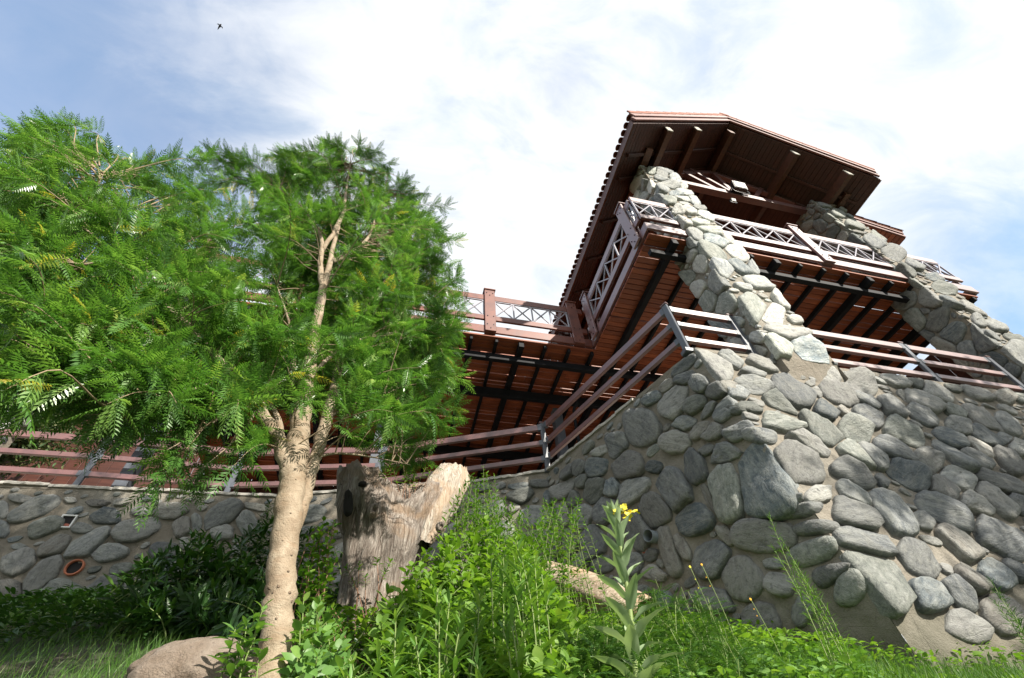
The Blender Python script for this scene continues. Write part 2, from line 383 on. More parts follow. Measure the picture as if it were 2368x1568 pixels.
def tube(pts, rad, seg=10, cap=True, jit=0.0):
    pts = np.array(pts, float); n = len(pts); rad = np.broadcast_to(rad, (n,)).astype(float)
    T = np.gradient(pts, axis=0); T /= np.linalg.norm(T, axis=1)[:, None] + 1e-9
    a = np.array([1., 0, 0]) if abs(T[0][0]) < 0.8 else np.array([0, 1., 0])
    V = []; u = np.cross(T[0], a); u /= np.linalg.norm(u)
    for k in range(n):
        u = u - np.dot(u, T[k]) * T[k]; u /= np.linalg.norm(u); v = np.cross(T[k], u)
        for s in range(seg):
            t = 2 * math.pi * s / seg; r = rad[k] * (1 + (jit * math.sin(3 * t + k * 1.7) if jit else 0))
            V.append(pts[k] + r * (math.cos(t) * u + math.sin(t) * v))
    Fc = [(k * seg + s, k * seg + (s + 1) % seg, (k + 1) * seg + (s + 1) % seg, (k + 1) * seg + s) for k in range(n - 1) for s in range(seg)]
    if cap: Fc += [tuple(range(seg))[::-1], tuple((n - 1) * seg + s for s in range(seg))]
    return V, Fc
class Soup:
    def __init__(s): s.V = []; s.F = []; s.k = 0
    def add(s, V, Fc):
        s.V += [tuple(v) for v in V]; s.F += [tuple(i + s.k for i in f) for f in Fc]; s.k += len(V); return s
    def box(s, c, sz, Rm=None):
        v = UBOX_V * np.array(sz); v = v if Rm is None else v @ np.array(Rm).T
        return s.add(v + np.array(c), UBOX_F)
    def make(s, name, mat, parent=None, smooth=False, origin=None):
        if origin is not None:
            o = np.array(origin, float); V = np.array(s.V) - o
            return link(name, mesh(name, V, s.F, smooth), mat, parent, o)
        return link(name, mesh(name, s.V, s.F, smooth), mat, parent)
def smooth_path(pts, n=8):
    P = np.array(pts, float); out = []
    for i in range(len(P) - 1):
        p0 = P[max(i - 1, 0)]; p1 = P[i]; p2 = P[i + 1]; p3 = P[min(i + 2, len(P) - 1)]
        for t in np.linspace(0, 1, n, endpoint=False):
            out.append(0.5 * ((2 * p1) + (-p0 + p2) * t + (2 * p0 - 5 * p1 + 4 * p2 - p3) * t * t + (-p0 + 3 * p1 - 3 * p2 + p3) * t ** 3))
    out.append(P[-1]); return np.array(out)

# -- leaves: one template scattered many times into one mesh
def quad_mesh(name, V, Fq, rnd, mat, parent=None, smooth=False):
    """V (n,3), Fq (m,4) arrays, rnd (n,)"""
    me = bpy.data.meshes.new(name); nv = len(V); nf = len(Fq)
    me.vertices.add(nv); me.vertices.foreach_set('co', np.asarray(V, np.float32).ravel())
    me.loops.add(nf * 4); me.loops.foreach_set('vertex_index', np.asarray(Fq, np.int32).ravel())
    me.polygons.add(nf); me.polygons.foreach_set('loop_start', np.arange(0, nf * 4, 4, dtype=np.int32))
    if smooth: me.polygons.foreach_set('use_smooth', np.ones(nf, bool))
    me.update(calc_edges=True)
    at_ = me.attributes.new('rnd', 'FLOAT', 'POINT'); at_.data.foreach_set('value', np.asarray(rnd, np.float32))
    return link(name, me, mat, parent)
def scatter(name, tmpls, Rm, T, mat, parent=None, smooth=True, rnd=None):
    """tmpls: list of (V,F); Rm (n,3,3) incl. scale; T (n,3)"""
    n_ = len(T); pick = rng.integers(0, len(tmpls), n_)
    Vs, Fs, Rs = [], [], []; k = 0
    rnd = rng.random(n_) if rnd is None else rnd
    for i, (tv, tf) in enumerate(tmpls):
        idx = np.where(pick == i)[0]
        if not len(idx): continue
        V = np.einsum('nij,vj->nvi', Rm[idx], tv) + T[idx][:, None, :]
        Fq = tf[None] + (np.arange(len(idx)) * len(tv))[:, None, None] + k
        Vs.append(V.reshape(-1, 3)); Fs.append(Fq.reshape(-1, 4)); k += len(idx) * len(tv)
        rr = np.clip(rnd[idx][:, None] + rng.normal(0, 0.05, (len(idx), len(tv))), 0, 1); Rs.append(rr.ravel())
    o_ = quad_mesh(name, np.concatenate(Vs), np.concatenate(Fs), np.concatenate(Rs), mat, parent, smooth)
    if parent is not None: o_['kind'] = 'stuff'
    return o_
def frames(dirs, ups=None, scale=None):
    """rotation matrices whose x is dir and z close to up"""
    d = dirs / (np.linalg.norm(dirs, axis=1)[:, None] + 1e-9)
    u = np.tile([0., 0, 1.], (len(d), 1)) if ups is None else ups
    y = np.cross(u, d); y /= np.linalg.norm(y, axis=1)[:, None] + 1e-9
    z = np.cross(d, y)
    M = np.stack([d, y, z], axis=2)
    if scale is not None: M = M * np.asarray(scale)[:, None, None]
    return M
def blade(L, W, droop=0.15, fold=0.25, wid=(0.75, 1.0, 0.6), wave=0.0, stalk=0.0):
    """a folded leaf along +x"""
    xs = [stalk] + [stalk + (1 - stalk) * t for t in (0.28, 0.55, 0.80)] + [1.0]
    ws = [0.04, wid[0], wid[1], wid[2], 0.02]
    V = []; 
    if stalk: V += [(0, -0.01 * L, 0), (0, 0, 0), (0, 0.01 * L, 0)]
    for k, (x, q) in enumerate(zip(xs, ws)):
        z = -droop * x * x * L; e = fold * q * W * 0.5 + wave * W * (1 if k % 2 else -1)
        V += [(x * L, -q * W / 2, z + e), (x * L, 0, z), (x * L, q * W / 2, z + e)]
    m = len(V) // 3; Fq = []
    for k in range(m - 1):
        a = k * 3; Fq += [(a, a + 3, a + 4, a + 1), (a + 1, a + 4, a + 5, a + 2)]
    return np.array(V, float), np.array(Fq)
def pinnate(L, pairs, ll, lw, curve=0.35, twist=0.0):
    """compound leaf along +x, drooping, leaflets as folded diamonds"""
    V, Fq = [], []
    def q(vs): 
        k = len(V); V.extend(vs); Fq.append((k, k + 1, k + 2, k + 3))
    def rach(t): return np.array([L * t * (1 - 0.12 * curve * t), 0, -curve * L * t * t * 0.6])
    for k in range(4):
        a = rach(k / 4); b = rach((k + 1) / 4); w = 0.0011
        q([a + [0, -w, 0], b + [0, -w * .6, 0], b + [0, w * .6, 0], a + [0, w, 0]])
    for k in range(pairs):
        t = 0.14 + 0.84 * k / (pairs - 1); base = rach(t); s = math.sin(math.pi * (0.18 + 0.72 * t)) ** 0.6
        for sd in (-1, 1):
            l = ll * s * random.uniform(0.85, 1.1); an = R(random.uniform(52, 68) - 14 * t); w = lw * s
            d = np.array([math.cos(an), sd * math.sin(an), -0.28 - 0.3 * curve * t + random.uniform(-.12, .12)]); d /= np.linalg.norm(d)
            sdv = np.cross(d, [0, 0, 1]); sdv /= np.linalg.norm(sdv)
            mid = base + d * l * 0.42
            q([base, mid - sdv * w / 2 + np.array([0, 0, w * .2]), base + d * l + np.array([0, 0, -l * .10]), mid + sdv * w / 2 + np.array([0, 0, w * .2])])
    e = rach(1.0); l = ll * .7; q([e, e + [l * .4, -lw * .4, 0], e + [l, 0, -l * .2], e + [l * .4, lw * .4, 0]])
    return np.array(V, float), np.array(Fq)

# ------------------------------------------------------------------ ground
GY = [-60, -8, -1, 0, 1, 2.3, 3, 5.3, 7.35, 14, 60]
GZ = [-9, -3, -1.05, -.75, -.18, .40, .72, 1.75, 2.3, 3.3, 6.0]
def ground(x, y):
    z = np.interp(y, GY, GZ)
    x = np.asarray(x, float)
    z = z - 0.13 * np.clip(-x - 2.0, 0, 10) * np.clip(y / 7, 0, 1) - 0.06 * np.clip(x - 3.3, 0, 20)
    z = z - 0.06 * np.clip(x - 1.2, 0, 2.5) * np.clip((y - 2.2) / 2, 0, 1)
    return z + 0.035 * np.sin(2.1 * x + 1) * np.sin(1.7 * y) + 0.02 * np.sin(5.3 * x) * np.cos(4.7 * y)
def make_ground():
    xs = np.concatenate([np.linspace(-300, -14, 12), np.linspace(-13, 16, 150), np.linspace(18, 300, 12)])
    ys = np.concatenate([np.linspace(-300, -9, 12), np.linspace(-8, 15, 130), np.linspace(17, 300, 12)])
    X, Y = np.meshgrid(xs, ys, indexing='ij'); Z = ground(X, np.clip(Y, -60, 60))
    V = np.stack([X, Y, Z], -1).reshape(-1, 3); ny = len(ys)
    Fc = [(i * ny + j, (i + 1) * ny + j, (i + 1) * ny + j + 1, i * ny + j + 1) for i in range(len(xs) - 1) for j in range(ny - 1)]
    tag(link('ground', mesh('ground', V, Fc, True), 'soil'), 'sloping soil bank below the stone walls', kind='structure')
make_ground()

# ------------------------------------------------------------------ masonry: stones read off the photograph, laid on the real wall planes
class Face:
    """a wall face: origin, in-plane axes u (along), v (up the face), outward normal n"""
    def __init__(s, O, u, v):
        s.O = np.array(O, float); s.u = np.array(u, float) / np.linalg.norm(u)
        v = np.array(v, float); v = v - np.dot(v, s.u) * s.u; s.v = v / np.linalg.norm(v)
        s.n = np.cross(s.u, s.v)
        if np.dot(s.n, s.O) > 0: s.n = -s.n                     # towards the open side
        s.polys = []; s.tr = []
    def hit(s, px, py):
        r = ray(px, py); p = r * (np.dot(s.n, s.O) / np.dot(s.n, r)) - s.O
        return np.array([np.dot(p, s.u), np.dot(p, s.v)])
    def uv(s, p): p = np.array(p, float) - s.O; return np.array([np.dot(p, s.u), np.dot(p, s.v)])
    def w(s, uv, h=0.0): return s.O + uv[0] * s.u + uv[1] * s.v + h * s.n

def area(P): return 0.5 * abs(np.dot(P[:, 0], np.roll(P[:, 1], 1)) - np.dot(P[:, 1], np.roll(P[:, 0], 1)))
def inside(P, q):
    x, y = q; X, Y = P[:, 0], P[:, 1]; X2, Y2 = np.roll(X, -1), np.roll(Y, -1)
    c = ((Y > y) != (Y2 > y)) & (x < (X2 - X) * (y - Y) / (Y2 - Y + 1e-12) + X)
    return bool(c.sum() % 2)
def overlap(A, B, gap):
    ca, cb = A.mean(0), B.mean(0)
    if np.linalg.norm(ca - cb) > np.linalg.norm(A - ca, axis=1).max() + np.linalg.norm(B - cb, axis=1).max() + gap: return False
    d = (cb - ca) / (np.linalg.norm(cb - ca) + 1e-9)
    As = A + (A - ca) / (np.linalg.norm(A - ca, axis=1)[:, None] + 1e-9) * gap
    return any(inside(B, p) for p in As) or any(inside(As, p) for p in B) or inside(B, ca)
def clip(P, pt, nrm):
    out_ = []; d = (P - pt) @ nrm
    for i in range(len(P)):
        a, b = P[i], P[(i + 1) % len(P)]; da, db = d[i], d[(i + 1) % len(P)]
        if da <= 0: out_.append(a)
        if (da < 0) != (db < 0) and abs(da - db) > 1e-12: out_.append(a + (b - a) * (da / (da - db)))
    return np.array(out_) if len(out_) > 2 else P[:0]
def superell(c, a, b, ang, p=2.6, n=20, jit=0.06):
    t = np.linspace(0, 2 * math.pi, n, endpoint=False); ct, st = np.cos(t), np.sin(t)
    r = (np.abs(ct) ** p + np.abs(st) ** p) ** (-1 / p)
    ph = rng.random(3) * 6.28
    r = r * (1 + jit * np.sin(2 * t + ph[0]) * .8 + jit * np.sin(3 * t + ph[1]) + jit * .6 * np.sin(5 * t + ph[2]))
    x, y = a * r * ct, b * r * st; ca, sa = math.cos(ang), math.sin(ang)
    return np.stack([c[0] + x * ca - y * sa, c[1] + x * sa + y * ca], 1)
def region(x0, y0, sc): return lambda x, y: ((x0 + x * sc) / 4, (y0 + y * sc) / 4)
def facet(c, a, b, ang):
    n_ = int(rng.integers(8, 12)); t = (np.arange(n_) + rng.uniform(-.28, .28, n_)) / n_ * 2 * math.pi
    p = 2.9; r = (np.abs(np.cos(t)) ** p + np.abs(np.sin(t)) ** p) ** (-1 / p) * (1 + rng.normal(0, .055, n_)) * 1.03
    x, y = a * r * np.cos(t), b * r * np.sin(t); ca, sa = math.cos(ang), math.sin(ang)
    P = np.stack([c[0] + x * ca - y * sa, c[1] + x * sa + y * ca], 1)
    Q = []                                              # cut the corners a little
    for i in range(n_):
        A, B = P[i], P[(i + 1) % n_]; Q += [A + (B - A) * .22, A + (B - A) * .78]
    return np.array(Q)
def traced(face, reg, sc, items, keep=None, over=0.03):
    for (x, y, a, b, ang) in items:
        E = facet((x, y), a * 1.17, b * 1.23, R(ang))
        P = np.array([face.hit(*reg(px, py)) for px, py in E])
        if keep is not None:
            for pt, nrm in keep: 
                if len(P): P = clip(P, np.array(pt, float), np.array(nrm, float))
        if len(P) > 4 and area(P) > 0.0006: face.polys.append(P); face.tr.append(True)
def settle(face, gap=0.011, keep=None):
    """cut overlapping neighbours apart, then drop what is too small"""
    P = face.polys
    for i in range(len(P)):
        for j in range(i + 1, len(P)):
            if not len(P[i]) or not len(P[j]) or not overlap(P[i], P[j], gap): continue
            ci, cj = P[i].mean(0), P[j].mean(0); L = np.linalg.norm(cj - ci)
            small, big = (i, j) if area(P[i]) < area(P[j]) else (j, i)
            if L < 0.02 or inside(P[big], P[small].mean(0)): P[small] = P[small][:0]; continue
            d = (cj - ci) / L
            ei = ((P[i] - ci) @ d).max(); ej = -((P[j] - cj) @ d).min()
            t = L * ei / (ei + ej)
            P[i] = clip(P[i], ci + d * (t - gap / 2), d); P[j] = clip(P[j], ci + d * (t + gap / 2), -d)
    face.polys = [p for p in P if len(p) > 3 and area(p) > 0.0008]
def fill(face, bounds, sizes, gap=0.012, ratio=(1.2, 2.4), ang=(-0.35, 0.35), keep=None, hide=None):
    (u0, u1), (v0, v1) = bounds
    nb = len(getattr(face, 'block', [])); face.polys = getattr(face, 'block', []) + face.polys
    cen = [p.mean(0) for p in face.polys]; rad = [np.linalg.norm(p - c, axis=1).max() for p, c in zip(face.polys, cen)]
    for sz, cnt in sizes:
        for _ in range(cnt):
            c = np.array([rng.uniform(u0, u1), rng.uniform(v0, v1)])
            if hide is not None and hide(c): continue
            s_ = sz * rng.uniform(0.8, 1.15); rt = rng.uniform(*ratio); rr = s_ * math.sqrt(rt) * 1.25
            if cen:
                d = np.linalg.norm(np.array(cen) - c, axis=1); near = np.where(d < np.array(rad) + rr + gap)[0]
                if any(d[k] < s_ / math.sqrt(rt) * .9 or inside(face.polys[k], c) for k in near): continue
            else: near = []
            E = facet(c, s_ * math.sqrt(rt), s_ / math.sqrt(rt), rng.uniform(*ang))
            if keep is not None and any(((E - np.array(pt)) @ np.array(nr)).max() > 0.02 for pt, nr in keep): continue
            if any(overlap(face.polys[k], E, gap) for k in near): continue
            face.polys.append(E); cen.append(c); rad.append(np.linalg.norm(E - c, axis=1).max())
    face.polys = face.polys[nb:]
def stone_mesh(P, H):
    """pillow-shaped stone over outline P (local, centred)"""
    # resample outline evenly with rounded corners
    n_ = 24 if np.ptp(P, axis=0).max() > 0.16 else 12
    seg = np.linalg.norm(np.roll(P, -1, 0) - P, axis=1); cum = np.concatenate([[0], np.cumsum(seg)]); tt = np.linspace(0, cum[-1], n_, endpoint=False)
    PP = np.vstack([P, P[:1]]); Q = np.stack([np.interp(tt, cum, PP[:, k]) for k in (0, 1)], 1)
    Q = 0.04 * np.roll(Q, 1, 0) + 0.92 * Q + 0.04 * np.roll(Q, -1, 0)
    Q = Q * (1 + rng.normal(0, 0.022, (n_, 1)))
    c = Q.mean(0); V = []; tilt = rng.normal(0, 0.22, 2); ax = rng.normal(0, 1, 2)
    rings = [(1.02, -0.05), (1.0, 0.48 * H), (0.945, 0.84 * H), (0.76, 0.98 * H), (0.38, 1.01 * H)]
    size = np.ptp(Q, axis=0).max()
    ph = rng.random(4) * 6.28; fr = rng.uniform(5, 11) ; step = rng.random() < 0.35; sl = rng.uniform(-.3, .3)
    for s_, h in rings:
        off = 0 if s_ > .8 else 0.10
        for q in Q:
            p = c + (q - c) * s_
            if s_ < 1.02: p = p + rng.normal(0, 0.012 * size, 2) * (1.1 - s_ * .6)
            z = h
            if h > 0:
                z += float(tilt @ (p - c)) * (1.1 - s_ * .6) * 0.8 + H * 0.13 * math.sin(fr * p[0] + ph[0]) * math.cos(fr * 1.2 * p[1] + ph[1]) + rng.normal(0, 0.045 * H)
                if step and p[1] - c[1] > sl * size * .4: z -= 0.22 * H * (1 - s_ * .4)
            V.append((p[0], p[1], max(z, 0.004) if h > 0 else z))
    V.append((c[0], c[1], 1.06 * H)); m = len(V) - 1; Fc = []
    for r in range(len(rings) - 1):
        for k in range(n_): Fc.append((r * n_ + k, r * n_ + (k + 1) % n_, (r + 1) * n_ + (k + 1) % n_, (r + 1) * n_ + k))
    r = len(rings) - 1
    for k in range(n_): Fc.append((r * n_ + k, r * n_ + (k + 1) % n_, m))
    return V, Fc
def lay(face, parent, mat, limit=300, small=0.004, depth=(0.28, 0.042), counter=[0]):
    big = sorted(face.polys, key=area, reverse=True); rest = []
    for k, P in enumerate(big):
        c = P.mean(0); L = P - c
        cov = np.cov(L.T); w_, ev = np.linalg.eigh(cov); ax = ev[:, 1]
        if ax[0] < 0: ax = -ax
        ay = np.array([-ax[1], ax[0]]); Q = np.stack([L @ ax, L @ ay], 1)
        minor = np.ptp(Q[:, 1]); H = min(depth[1] + 0.022, max(0.014, minor * depth[0])) * rng.uniform(0.75, 1.2)
        if 0.5 * (np.dot(Q[:, 0], np.roll(Q[:, 1], -1)) - np.dot(Q[:, 1], np.roll(Q[:, 0], -1))) < 0: Q = Q[::-1]
        V, Fc = stone_mesh(Q, H)
        X = ax[0] * face.u + ax[1] * face.v; Y = ay[0] * face.u + ay[1] * face.v
        Rm = np.array([X, Y, face.n]).T
        if np.linalg.det(Rm) < 0:
            V = [(a, -b, c_) for a, b, c_ in V]; Y = -Y; Rm = np.array([X, Y, face.n]).T; Fc = [f[::-1] for f in Fc]
        pos = face.w(c)
        if k < limit and area(P) > small:
            o_ = link('stone', mesh('stone', V, Fc, True), mat, parent, pos, Rm); counter[0] += 1
            q = float(rng.random()); q = q if (area(P) < .05 and rng.random() < .6) or q < .96 else rng.random() * .8
            if area(P) > .10: q = .70 * q
            o_.color = (q, float(rng.random()), q, 1)
        else: rest.append((np.array(V) @ Rm.T + pos, Fc))
    return rest
def stuff_stones(rest, parent, mat):
    if not rest: return
    s = Soup()
    for V, Fc in rest: s.add(V, Fc)
    o = s.make('small_stones', mat, parent, True); o['kind'] = 'stuff'; o.color = (.5, .5, .5, 1)
def mortar_sheet(name, corners_fn, nu, nv, mat, parent, amp=0.010):
    """bulging mortar sheet: corners_fn(s,t) -> world point, normal"""
    V = []; 
    from mathutils import noise as mn
    for i in range(nu + 1):
        for j in range(nv + 1):
            p, nr = corners_fn(i / nu, j / nv)
            d = amp * (mn.noise(Vector(p) * 5.0) + 0.6 * mn.noise(Vector(p) * 13.0))
            V.append(np.array(p) + np.array(nr) * d)
    Fc = [(i * (nv + 1) + j, (i + 1) * (nv + 1) + j, (i + 1) * (nv + 1) + j + 1, i * (nv + 1) + j + 1) for i in range(nu) for j in range(nv)]
    return link(name, mesh(name, V, Fc, True), mat, parent)
def quad_fn(a, b, c, d, nrm):            # a,b bottom; d,c top
    a, b, c, d = (np.array(x, float) for x in (a, b, c, d))
    return lambda s, t: ((a * (1 - s) + b * s) * (1 - t) + (d * (1 - s) + c * s) * t, nrm)

ZT = 4.0                                  # terrace level
# --- high retaining wall: front face (battered) and left face
KT = np.array([3.29, 3.11, ZT]); KB = np.array([3.36, 2.76, 0.60])      # corner edge, top and bottom
FT = np.array([2.20, 6.00, ZT]); FB = np.array([2.16, 6.00, 1.2])
RT = np.array([16.0, 3.07, ZT]); RB = np.array([16.0, 2.72, -0.2])
front = Face(KT, RT - KT, KT - KB)
left = Face(KT, KT - FT, KT - KB)
r4 = region(2500, 1100, 1000 / 2240); r5 = region(3096, 1200, 1000 / 2240); r6 = region(1900, 1700, 1000 / 2240)
r7 = region(2800, 1700, 1296 / 2006); r8 = region(0, 1600, 1100 / 2156); rP = region(2450, 600, 700 / 2195)
rQ = region(3400, 1000, 696 / 1819); r2 = region(3000, 400, 1096 / 2368); r8b = region(0, 2100, 1200 / 2368)
QUOINS = [(r4, 925, 1010, 90, 60, 20), (r4, 985, 1215, 120, 50, -5), (r4, 1165, 1440, 140, 62, 8), (r7, 375, 72, 112, 50, 10),
          (r7, 640, 530, 118, 48, -12), (r7, 715, 640, 150, 50, -4), (r7, 690, 790, 150, 85, -15), (r7, 760, 950, 72, 56, 35), (r7, 930, 1010, 100, 120, 20), (r7, 590, 470, 40, 30, 0)]
kf = [((0.0, -0.01), (0, 1)), ((-0.02, 0), (-1, 0))]
ku = front.uv(KB); ed = (ku / np.linalg.norm(ku))
kf = [((0.0, -0.012), (0, 1)), ((-0.012, 0), (ed[1], -ed[0]))]
traced(front, r4, 0, [(790,800,190,85,48),(1060,740,140,30,7),(1270,735,70,20,10),(950,780,120,45,40),(1240,820,150,38,22),(1290,780,60,18,5),
 (1120,885,120,48,8),(1540,860,165,90,20),(1790,890,135,60,42),(1910,835,80,25,12),(2090,980,170,85,27),(1500,1050,190,130,45),(1170,1005,175,60,8),
 (1655,975,40,22,0),(1715,1060,50,25,45),(1905,1080,170,80,25),(1970,1025,35,15,10),(1030,1065,125,45,12),(1150,1150,95,22,8),(1380,1160,180,50,32),
 (1790,1230,105,100,50),(1960,1235,70,35,25),(1100,1200,140,42,5),(1425,1255,130,55,25),(2140,1130,130,60,25),(2160,1280,140,80,35),
 (1740,1370,220,100,35),(2065,1400,150,95,15),(1420,1345,230,55,17),(1110,1270,80,25,15),(1210,1450,150,60,12),(1600,1500,210,50,28)], kf)
traced(front, r5, 0, [(580,612,90,30,8),(780,670,110,45,35),(1010,820,210,55,50),(1090,720,120,60,12),(1265,750,75,50,40),(1345,715,45,20,5),
 (1140,870,55,20,50),(1310,915,170,75,33),(1440,845,145,65,28),(1535,820,130,55,40),(1600,775,80,40,35),(1800,830,150,60,22),(1925,800,60,30,15),
 (2050,885,95,50,8),(2160,860,100,50,30),(1790,950,160,55,30),(2040,1000,110,65,35),(1050,990,140,80,40),(1320,1040,140,65,35),(1605,1015,100,55,25),
 (1870,1080,200,60,28),(1520,1105,50,38,40),(1320,1185,150,70,50),(1645,1140,110,70,35),(1570,1245,150,80,28),(1140,1210,175,90,25),
 (1070,1370,200,90,25),(1610,1405,200,65,40),(1890,1240,160,70,30),(1840,1330,130,65,50),(2055,1240,60,40,30),(2080,1130,130,70,40),
 (2200,1320,90,70,40),(715,1400,185,60,35),(880,1400,150,65,50),(1360,1450,120,95,35),(1460,1430,80,60,50),(1800,1450,150,60,30),(2075,1430,170,60,50),
 (690,1510,170,60,15),(1140,1520,130,60,25)], kf)
traced(front, r7, 0, [(610,240,150,95,45),(740,430,85,48,-15),(950,310,140,75,22),
 (950,560,150,80,28),(950,440,110,45,40),(1030,730,180,70,15),(1060,990,235,170,30),(740,1080,100,70,20),(1120,350,50,35,40),
 (1275,325,125,70,38),(1260,440,105,70,35),(1200,550,170,85,50),(1595,340,105,55,25),(1490,400,90,60,40),(1510,550,170,85,30),(1700,500,105,68,15),
 (1370,605,70,45,45),(1160,660,100,30,60),(1475,765,140,70,35),(1590,735,155,85,35),(1345,835,130,85,28),(1850,720,165,105,40),(1750,760,70,42,30),
 (1520,895,55,25,25),(1665,960,110,70,30),(1400,1060,125,85,15),(1600,1065,130,65,50),(1815,930,110,75,50),(1820,480,140,55,40),(1840,370,140,60,20),
 (1960,500,70,50,40),(1910,640,100,50,35),(1960,900,90,50,35),(1850,1180,130,95,30),(1650,1260,130,80,15),(1560,480,60,30,40),(930,860,40,20,10)], kf)
def carve(face):
    for (rg, x, y, a, b, ang) in QUOINS:
        E = np.array([face.hit(*rg(px, py)) for px, py in superell((x, y), a * 1.04, b * 1.04, R(ang), 2.7, 18, 0.0)])
        face.block = getattr(face, 'block', []) + [E]
    face.polys = [p for p in face.polys if not any(inside(E, p.mean(0)) for E in face.block)]
carve(front); settle(front)
base_line = lambda u: -3.05 - 0.02 * u
fill(front, ((0.05, 9.5), (-3.0, -0.03)), [(0.17, 500), (0.12, 900), (0.075, 2200), (0.045, 3600), (0.03, 2500)], 0.009, keep=[((0, -0.02), (0, 1)), kf[1]],
     ang=(-0.5, 0.1), hide=lambda c: c[1] < -2.72 or (c[0] < 5 and c[1] < -2.55 and c[0] > 0.5))
kl = [((0.0, -0.05), (0, 1)), ((0.012, 0), (abs(ed[1]), 0))]
lu = left.uv(KB); ledge = lu / np.linalg.norm(lu)
kl = [((0.0, -0.03), (0, 1)), ((0.012, 0), (-ledge[1], ledge[0]))]
traced(left, r4, 0, [(525,830,130,40,-42),(555,925,100,45,-35),(680,980,80,65,40),(470,1140,155,110,-50),(255,1110,85,38,-35),(380,1000,75,35,-45),
 (840,1040,115,60,-30),(620,1175,125,60,-30),(770,1205,95,35,-45),(900,1215,170,60,-45),(455,1280,65,45,-30),(550,1330,110,55,-20),(690,1390,100,50,-40),
 (150,1370,160,150,0),(270,1290,70,25,60),(300,1450,160,60,-50),(480,1500,120,90,-20),(800,1420,165,60,-35),(1040,1410,185,60,-28),(780,1530,80,40,-30)], kl)
traced(left, r6, 0, [(1350,370,150,115,0),(1290,190,115,105,0),(1130,240,80,30,-40),(1100,380,80,85,60),(940,390,70,55,-35),(835,430,75,50,-50),
 (975,510,65,50,-30),(1080,590,125,85,-20),(830,580,110,85,-20),(1250,565,70,75,60),(1420,590,160,85,-30),(1610,770,155,120,50),(1190,780,105,105,0),
 (1480,960,165,100,75),(1620,380,60,50,0),(1840,410,70,30,60),(1980,370,150,90,75),(1790,590,180,120,60),(1975,860,155,130,0),(1060,1060,150,110,70),
 (870,1080,140,60,80),(960,1210,75,60,20),(1590,1170,65,50,0),(1740,1110,220,70,70),(1870,1100,120,40,60),(970,830,90,90,0),(800,800,100,50,80),
 (1150,1250,80,70,0),(890,670,70,50,70),(700,1050,110,120,0),(1660,1240,45,30,20),(1260,960,70,90,0),(1430,1250,80,90,20),(1620,1330,110,60,20),
 (1760,820,50,20,-40)], kl)
traced(left, r7, 0, [(420,350,225,150,72),(165,430,170,88,78),(165,175,115,50,-20),(60,150,60,25,-35),(400,690,185,85,0),(90,825,120,95,-30),
 (250,945,130,110,45),(160,680,65,30,60),(30,590,60,75,0),(460,860,60,30,5),(500,990,85,55,30),(60,460,100,22,65),(90,1080,140,60,15),(640,100,60,20,20)], kl)
carve(left); settle(left)
fill(left, ((-3.1, 0.0), (-2.9, -0.06)), [(0.13, 300), (0.09, 600), (0.055, 1800), (0.035, 1800)], 0.012, keep=kl, ang=(-0.3, 0.6))

wall = empty('retaining_wall', (3.3, 3.0, 0.8), 'tall grey fieldstone retaining wall with a sharp sunlit corner under the pavilion', 'wall')
mortar_sheet('mortar', quad_fn(KB, RB, RT, KT, front.n), 200, 70, 'mortar', wall)
mortar_sheet('mortar', quad_fn(FB, KB, KT, FT, left.n), 70, 70, 'mortar', wall)
rest = lay(front, wall, 'field_stone', 190) + lay(left, wall, 'field_stone', 105)
stuff_stones(rest, wall, 'field_stone')
def quoin(rg, x, y, a, b, ang):
    E = superell((x, y), a * 1.04, b * 1.04, R(ang), 2.7, 18, 0.05); pts = []
    ce = np.array([x, y], float)
    def on(p, h):
        q = rg(*p); uvf = front.hit(*q); e = KT + (KB - KT) * (-uvf[1] / np.linalg.norm(KB - KT))
        eu = front.uv(e)[0]
        return front.w(uvf, h) if uvf[0] > eu else left.w(left.hit(*q), h)
    for p in E:
        pts.append(on(p, -0.03)); pts.append(on(ce + (p - ce) * .93, 0.022)); pts.append(on(ce + (p - ce) * .66, 0.047))
    ys = [on(p, 0)[2] for p in E]; z0, z1 = min(ys), max(ys)
    nn = front.n + left.n
    for t in (.3, .5, .7):
        z = z0 + (z1 - z0) * t; f_ = (ZT - z) / (KT[2] - KB[2]); e = KT + (KB - KT) * f_; pts.append(e + nn * 0.036)
    import bmesh
    bm = bmesh.new(); c = np.mean(pts, axis=0)
    for p in pts: bm.verts.new(tuple(np.array(p) - c + rng.normal(0, .003, 3)))
    bmesh.ops.convex_hull(bm, input=bm.verts)
    for v in [v for v in bm.verts if not v.link_faces]: bm.verts.remove(v)
    bmesh.ops.triangulate(bm, faces=bm.faces)
    me = bpy.data.meshes.new('stone'); bm.to_mesh(me); bm.free(); me.polygons.foreach_set('use_smooth', [True] * len(me.polygons))
    o_ = link('stone', me, 'field_stone', wall, c); q = float(rng.random()) * .9; o_.color = (q, float(rng.random()), q, 1)
    md = o_.modifiers.new('round', 'SUBSURF'); md.levels = 1; md.render_levels = 1
for q in QUOINS: quoin(*q)
